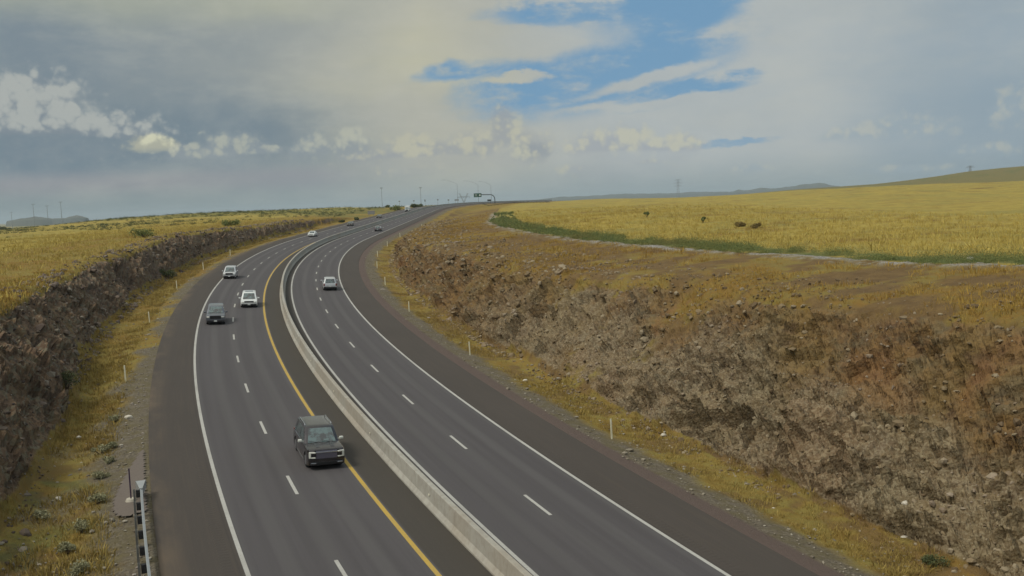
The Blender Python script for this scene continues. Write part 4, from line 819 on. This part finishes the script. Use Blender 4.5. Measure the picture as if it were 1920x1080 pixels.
def scatter_rocks():
    V0, F0 = ico()
    V0s = V0.copy(); n = 26000; s = -245+rng.random(n)**1.5*430; rt = rng.random(n) < .68; w = rng.random(n); au = np.where(rt, 13.0+w**1.5*17, 23+w**1.3*7); x, y = to_xy(s, np.where(rt, -au, au))
    P, rock, ww, s2, u2, right = surf(x, y); fb = fbm(np.stack([x, y, y*0], 1)*.15, 3, 201); keep = (fb+rng.random(n)*.9 > .12); d = np.hypot(x, y); keep &= d < 330
    P = P[keep]; n = len(P); d = d[keep]; rt = rt[keep]; au = au[keep]; rk = rock[keep]
    size = np.exp(rng.normal(-2.15, .5, n))*np.where(rt & (au < 15.5), .8, 1)*np.clip(d/90, .7, 1.35)
    big = rng.random(n) < .02; size = np.where(big & rt & (au < 26), size*2.4, size)*np.where(rt & (au > 24), .6, 1); size = np.clip(size, .04, .42)
    sc = size[:, None]*(rng.random((n, 3))*.7+.6)*np.array([1, 1, .7]); ang = rng.random(n)*6.28; ca, sa = np.cos(ang), np.sin(ang); J = V0[None]*(1+rng.normal(0, .16, (n, len(V0), 1)))*sc[:, None, :]
    tl = rng.normal(0, .5, n); ct, st = np.cos(tl), np.sin(tl); Y = J[..., 1]*ct[:, None]-J[..., 2]*st[:, None]; Z = J[..., 1]*st[:, None]+J[..., 2]*ct[:, None]
    X = J[..., 0]*ca[:, None]-Y*sa[:, None]; Y2 = J[..., 0]*sa[:, None]+Y*ca[:, None]; V = np.stack([X, Y2, Z], -1)+P[:, None, :]+np.array([0, 0, .02])
    F = F0[None]+(np.arange(n)*len(V0))[:, None, None]; tint = np.repeat(np.stack([rng.random(n), rng.random(n), rng.random(n), np.ones(n)], 1), len(V0), 0)
    for nm, sel, st_ in (('loose_rocks', rt, (lin(108, 92, 70), lin(138, 122, 94), lin(166, 154, 130))), ('loose_rocks', ~rt, (lin(84, 74, 68), lin(128, 114, 100), lin(150, 142, 126)))):
        idx = np.where(sel)[0]; k = len(V0); Vn = V[idx].reshape(-1, 3); Fn = (F0[None]+(np.arange(len(idx))*k)[:, None, None]).reshape(-1, 3); o = fast(nm, Vn, Fn, m_tint('rock_'+('tan' if st_[0] == lin(108, 92, 70) else 'dark'), st_)); colattr(o, 'tint', tint.reshape(n, k, 4)[idx].reshape(-1, 4)); tag(o, kind='stuff')
scatter_rocks()
def verge_stones():
    V0, F0 = ico(); n = 5200; r_ = np.random.default_rng(77); rt = r_.random(n) < .45; s = -245+r_.random(n)**1.3*200; u = np.where(rt, -8.2-r_.random(n)*6, 17.9+r_.random(n)**1.5*8); x, y = to_xy(s, u); P = surf(x, y)[0]
    size = np.exp(r_.normal(-3.0, .45, n)); J = V0[None]*(1+r_.normal(0, .15, (n, len(V0), 1)))*(size[:, None]*(r_.random((n, 3))*.7+.6)*np.array([1, 1, .6]))[:, None, :]; V = (J+P[:, None, :]+np.array([0, 0, .03])).reshape(-1, 3); F = (F0[None]+(np.arange(n)*len(V0))[:, None, None]).reshape(-1, 3)
    o = fast('loose_gravel', V, F, m_tint('gravel_stone', (lin(112, 104, 90), lin(150, 142, 126), lin(182, 176, 160)))); colattr(o, 'tint', np.repeat(np.stack([r_.random(n), r_.random(n), r_.random(n), np.ones(n)], 1), len(V0), 0)); tag(o, kind='stuff')
verge_stones()
def leafmass(name, P, w, h, m, nb, leaf, seed):
    r_ = np.random.default_rng(seed); n = len(P); N = n*nb; v = r_.normal(0, 1, (N, 3)); v /= np.linalg.norm(v, axis=1)[:, None]; v *= (r_.random(N)**.5)[:, None]; v[:, 2] = np.abs(v[:, 2])
    W_ = np.repeat(w, nb); H_ = np.repeat(h, nb); Q = np.repeat(P, nb, 0)+v*np.stack([W_, W_, H_], 1); a = r_.normal(0, 1, (N, 3)); a[:, 2] += .8; a /= np.linalg.norm(a, axis=1)[:, None]; b = np.cross(a, r_.normal(0, 1, (N, 3))); b /= np.linalg.norm(b, axis=1)[:, None]; s = (leaf*(r_.random(N)*.8+.6)*np.clip(np.repeat(np.hypot(P[:, 0], P[:, 1]), nb)/130, .6, 2))[:, None]
    V = np.stack([Q-a*s, Q+b*s*.4, Q+a*s, Q-b*s*.4], 1).reshape(-1, 3); o = fast(name, V, np.arange(N*4).reshape(-1, 4), m); c = np.stack([np.repeat(r_.random(n), nb)*.7+r_.random(N)*.3, np.repeat(r_.random(n), nb)*.8+r_.random(N)*.2, r_.random(N), np.ones(N)], 1); colattr(o, 'tint', np.repeat(c, 4, 0)); tag(o, kind='stuff')
def blades(name, P, h, m, nb, spread, width, lean=.5, seed=1):
    r_ = np.random.default_rng(seed); n = len(P); N = n*nb; base = np.repeat(P, nb, 0); hh = np.repeat(h, nb)*(r_.random(N)*.6+.55); a = r_.random(N)*6.283; rad = spread*np.sqrt(r_.random(N))*np.repeat(h, nb)*1.6
    bx = base+np.stack([np.cos(a)*rad, np.sin(a)*rad, np.full(N, -.05)], 1); b2 = r_.random(N)*6.283; ww = width*(r_.random(N)*.8+.6)*(np.repeat(h, nb)/.4); t = np.stack([np.cos(b2)*ww, np.sin(b2)*ww, np.zeros(N)], 1)
    ln = np.stack([np.cos(a+r_.normal(0, .6, N)), np.sin(a+r_.normal(0, .6, N)), np.zeros(N)], 1)*(lean*hh*r_.random(N))[:, None]
    mid = bx+ln*.35+np.array([0, 0, 1])*(hh*.6)[:, None]; tip = bx+ln+np.array([0, 0, 1])*hh[:, None]
    V = np.stack([bx-t, bx+t, mid+t*.7, tip, mid-t*.7], 1).reshape(-1, 3); i = np.arange(N)[:, None]*5; F = np.concatenate([i+np.array([[0, 1, 2]]), i+np.array([[0, 2, 4]]), i+np.array([[4, 2, 3]])], 0)
    o = fast(name, V, F, m); c = np.repeat(np.stack([np.repeat(r_.random(n), nb)*.6+r_.random(N)*.4, np.repeat(r_.random(n), nb), r_.random(N), np.ones(N)], 1), 5, 0); colattr(o, 'tint', c); tag(o, kind='stuff'); return o
M_GRASS = m_tint('dry_grass', (lin(178, 156, 80), lin(200, 182, 104), lin(158, 134, 70))); M_VERGE = m_tint('verge_grass', (lin(152, 132, 72), lin(174, 154, 90), lin(132, 108, 62))); M_BRN = m_tint('brown_twigs', (lin(138, 120, 76), lin(156, 138, 86), lin(120, 112, 70))); M_GRASSR = m_tint('russet_grass', (lin(162, 132, 64), lin(184, 156, 82), lin(138, 106, 54)))
M_WEED = m_tint('green_weeds', (lin(94, 108, 68), lin(124, 134, 82), lin(152, 144, 84))); M_SAGE = m_tint('sage_leaves', (lin(146, 146, 112), lin(174, 170, 138), lin(130, 122, 84))); M_DKGRN = m_tint('dark_leaves', (lin(74, 84, 58), lin(96, 104, 70), lin(118, 112, 72))); M_STEM = smat('woody_stem', lin(92, 74, 58), .9)
def scatter_grass():
    def pick(n, s0, s1, u0, u1, pw=1.4, dmax=260, thr=0., seed=5, maskfn=None):
        r_ = np.random.default_rng(seed); s = s0+r_.random(n)**pw*(s1-s0); u = u0+r_.random(n)*(u1-u0); x, y = to_xy(s, u); V, rock, w, s2, u2, right = surf(x, y); q = np.stack([x, y, y*0], 1)
        f = fbm(q*.35, 4, 101)*.8+fbm(q*.08, 2, 300)*.5; k = (f+r_.random(n)*.5 > thr) & (rock < .35) & (np.hypot(x, y)+r_.random(n)*110-55 < dmax) & (np.abs(u)+r_.random(n)**2*np.where(np.abs(u) > 47, 75, 0) < 118)
        if maskfn is not None: k &= maskfn(x, y, s, u, w, rock, f)
        return V[k], r_
    for nm, args, hm, m, nb in (('verge_grass', (9000, -242, -150, 18.9, 31, 1.0, 200, -.6, 21), .13, M_VERGE, 8), ('verge_grass', (7000, -236, -120, -14.6, -10.4, 1.0, 200, -.3, 22), .11, M_VERGE, 8), ('russet_grass', (7000, -236, 40, -30, -14, 1.2, 300, .25, 23), .22, M_GRASSR, 9), ('dry_grass', (9000, -236, 40, -14.4, -10.6, 1.6, 300, .2, 5), .22, M_VERGE, 9), ('dry_grass', (15000, -240, 60, 19.6, 25.5, 1.5, 320, .05, 6), .28, M_VERGE, 9),
                            ('dry_grass', (7000, -240, -150, 25, 32, 1.2, 160, .12, 16), .26, M_GRASSR, 9), ('russet_grass', (12000, -230, 120, -36, -16, 1.3, 320, .3, 8), .3, M_GRASSR, 9),
                            ('dry_grass', (30000, -220, 150, -130, -43, 1.3, 330, -.3, 9), .42, M_GRASS, 7), ('dry_grass', (30000, -230, 150, 27, 110, 1.3, 340, -.15, 10), .4, M_GRASS, 7)):
        P, r_ = pick(*args); h = hm*np.exp(r_.normal(0, .28, len(P))); blades(nm, P, h, m, nb, .6, .022, .95, args[-1])
    P, r_ = pick(9000, -225, 110, -43.4, -36.8, 1.35, 400, .0, 12); P = P[(P[:, 1] < 215) | ((P[:, 1] < 330) & (rng.random(len(P)) < .35))]; P = P[::2]; P = P[fbm(P*np.array([.3, .3, 0]), 2, 311) > -.22]; k_ = np.exp(r_.normal(0, .4, len(P)))*(1-.5*sst(P[:, 1], 200, 300)); leafmass('green_weeds', P, .7*k_, .68*k_, M_WEED, 100, .06, 12)
    # low thorny scrub covering the far left rise
    r_ = np.random.default_rng(44); n = 3600; d = 320+r_.random(n)*420; a = np.radians(-28+r_.random(n)*24); x = d*np.sin(a); y = d*np.cos(a); V, rock, w, s, u, right = surf(x, y); q = np.stack([x, y, y*0], 1); f = fbm(q*.06, 3, 102)*1.2+fbm(q*.02, 2, 7)*.8+r_.random(n)*.3
    k = (u > 36) & (f > .0); P = V[k]; k_ = np.exp(r_.normal(0, .35, len(P))); leafmass('low_scrub', P, 1.1*k_, .75*k_, M_DKGRN, 46, .07, 44)
scatter_grass()
def foliage(name, R, H, n, m, parent, seed, leaf=.09, lobes=7):
    r_ = np.random.default_rng(seed); C = np.stack([r_.normal(0, R*.42, lobes), r_.normal(0, R*.42, lobes), H*(.35+.4*r_.random(lobes))], 1); L = R*(.38+.3*r_.random(lobes)); k = r_.integers(0, lobes, n); v = r_.normal(0, 1, (n, 3)); v /= np.linalg.norm(v, axis=1)[:, None]; rad = L[k]*(r_.random(n)**.45)
    P = C[k]+v*rad[:, None]*np.array([1, 1, .8]); P[:, 2] = np.clip(P[:, 2], .03, None); a = r_.normal(0, 1, (n, 3)); a /= np.linalg.norm(a, axis=1)[:, None]; b = np.cross(a, r_.normal(0, 1, (n, 3))); b /= np.linalg.norm(b, axis=1)[:, None]; s = leaf*(r_.random(n)*.8+.6)
    V = np.stack([P-a*s[:, None], P+b*s[:, None]*.45, P+a*s[:, None], P-b*s[:, None]*.45], 1).reshape(-1, 3); F = np.arange(n*4).reshape(-1, 4); o = fast(name, V, F, m, parent); t = np.repeat(np.stack([r_.random(lobes)[k]*.5+r_.random(n)*.5, r_.random(n), r_.random(n), np.ones(n)], 1), 4, 0); colattr(o, 'tint', t); return C
def shrub(px, py, wpx, hpx, label, m, dist=None, u_=None, name='shrub', cat='shrub', group=None, dens=900, seed=1):
    if dist is not None and dist < 0:
        v = ray(px, py); t = np.linspace(330, 650, 3000); L = math.hypot(v[0], v[1]); uu = to_su(v[0]/L*t, v[1]/L*t)[1]; i = np.argmin(np.abs(uu+dist)); dist = float(t[i])
    if dist is None:
        v = ray(px, py); t = np.linspace(25, 500, 2500); X, Y, Z = v[0]*t, v[1]*t, v[2]*t; g_ = ground(X, Y)[0]; i = int(np.argmax(Z < g_)); x, y = X[i], Y[i]
    else: v = ray(px, py); L = math.hypot(v[0], v[1]); x, y = v[0]/L*dist, v[1]/L*dist
    V = surf([x], [y])[0][0]; d = math.hypot(x, y); W_ = wpx*d/FPX; H_ = hpx*d/FPX; r = empty(name, V, random.random()*6); tag(r, label, cat, group)
    C = foliage('foliage', W_/2, H_, dens, m, r, seed, leaf=max(.05, d/FPX*1.5)); b = MB()
    for c in C: b.cyl((0, 0, -.1), Vector(c)*.9, .035*max(1, W_/1.5), .012*max(1, W_/1.5), 5)
    b.build('stems', M_STEM, r)
shrubs = [(125, 735, 46, 42, 'dark green bush at the foot of the left rock face', M_DKGRN), (312, 522, 30, 16, 'dark green bush where the left cut meets the grass verge', M_DKGRN), (272, 445, 42, 12, 'pale green bush on the rim of the left rock cut', M_WEED),
          (430, 424, 34, 10, 'green bush on the rim of the left cut, farther along', M_WEED), (1745, 1066, 46, 22, 'low dark green plant on the right verge near the bottom border', M_DKGRN),
          (1213, 350+57, 8, 12, 'thin pale shrub standing in the yellow field above the green weeds', M_WEED), (1318, 418, 9, 14, 'thin tall weed in the yellow field below the lattice pylon', M_WEED),
          (1388, 426, 15, 9, 'small brown thorny shrub in the yellow field, left one of a pair', M_BRN), (1418, 428, 15, 9, 'small brown thorny shrub in the yellow field, right one of a pair', M_BRN),
          (152, 998, 34, 20, 'pale sage bush, largest of the row left of the guardrail', M_SAGE), (185, 945, 26, 20, 'pale sage bush just left of the gravel pad', M_SAGE), (186, 900, 26, 15, 'pale sage bush above left of the gravel pad', M_SAGE), (205, 868, 18, 11, 'pale sage bush beside the top of the gravel pad', M_SAGE), (190, 852, 22, 16, 'small pale sage bush touching two others by the verge gravel', M_SAGE), (212, 842, 18, 12, 'small sage bush close to the shoulder gravel', M_SAGE), (216, 792, 18, 12, 'topmost small sage bush along the left gravel verge', M_SAGE), (126, 1035, 30, 16, 'flat pale weed clump at lower left near the bare soil', M_SAGE), (150, 1074, 44, 16, 'low sage clump cut by the bottom border at left', M_SAGE), (78, 975, 30, 16, 'greyish low weed clump in rusty grass at lower left', M_SAGE)]
for k, q in enumerate(shrubs): shrub(*q, seed=100+k)
for k, (px, py, w, h, d, lab) in enumerate([(726, 384.5, 9, 3.5, 640, 'left small dark bush on the skyline left of the crest'), (785, 384, 14, 4.5, 620, 'dark bush below the tall mast on the skyline'), (778, 384, 8, 3, 640, 'small dark bush touching a larger one under the tall mast'), (741, 402, 26, 7, -23, 'bright green bush beside the left shoulder before the truck'), (775, 397, 18, 6, -24, 'smaller green bush beside the left shoulder close to the truck'),
    (668, 404, 10, 5, 385, 'dark bush on the far tip of the left rock cut'), (640, 402, 8, 5, 375, 'dark round bush just before the tip of the left cut'), (5, 434, 14, 8, 1400, 'dark tree at the left border on the horizon'), (18, 433, 8, 5, 1400, 'small dark tree next to the left border tree'), (66, 428, 9, 4, 1300, 'small dark tree below the left masts')]):
    shrub(px, py, w, h, lab, M_WEED if k == 3 else (M_BRN if k == 10 else M_DKGRN), d, name='bush' if k not in (7, 8, 9) else 'small_tree', cat='bush' if k not in (7, 8, 9) else 'tree', dens=420, seed=300+k)
# ------------------------------------------------------------------ pale stones lying about
def stone(px, py, w, label):
    v = ray(px, py); t = np.linspace(25, 400, 4000); X, Y, Z = v[0]*t, v[1]*t, v[2]*t; g_ = ground(X, Y)[0]; i = int(np.argmax(Z < g_)); V = surf([X[i]], [Y[i]])[0][0]; d = math.hypot(X[i], Y[i]); R_ = w*d/FPX/2
    b = bmesh.new(); bmesh.ops.create_icosphere(b, subdivisions=2, radius=1)
    for q in b.verts: q.co = Vector((q.co.x*R_*random.uniform(.85, 1.1), q.co.y*R_*.8*random.uniform(.85, 1.1), q.co.z*R_*.6*random.uniform(.8, 1.1)))
    me = bpy.data.meshes.new('stone'); b.to_mesh(me); b.free(); o = link('stone', me, M_STONE); o.location = V+np.array([0, 0, R_*.25]); tag(o, label, 'stone', 'pale loose stones')
M_STONE = smat('pale_stone', lin(206, 200, 184), .85, 0, .4, 7)
for q in ((985, 715, 10, 'white stone on the right verge between the first two delineator posts'), (1450, 956, 10, 'white stone on the right verge low in the photo'), (1244, 818, 12, 'pale stone at the foot of the right rock face'), (1698, 948, 16, 'flat pale rock on the rock face at lower right'), (1688, 1004, 14, 'pale rock at the foot of the slope in the lower right corner'), (148, 822, 10, 'white stone in the left yellow grass'), (110, 936, 12, 'pale stone in the rusty grass at lower left'), (241, 784, 14, 'flat white stone on the left gravel verge'), (1820, 487, 14, 'white boulder among the green weeds at right')): stone(*q)
build_haze()
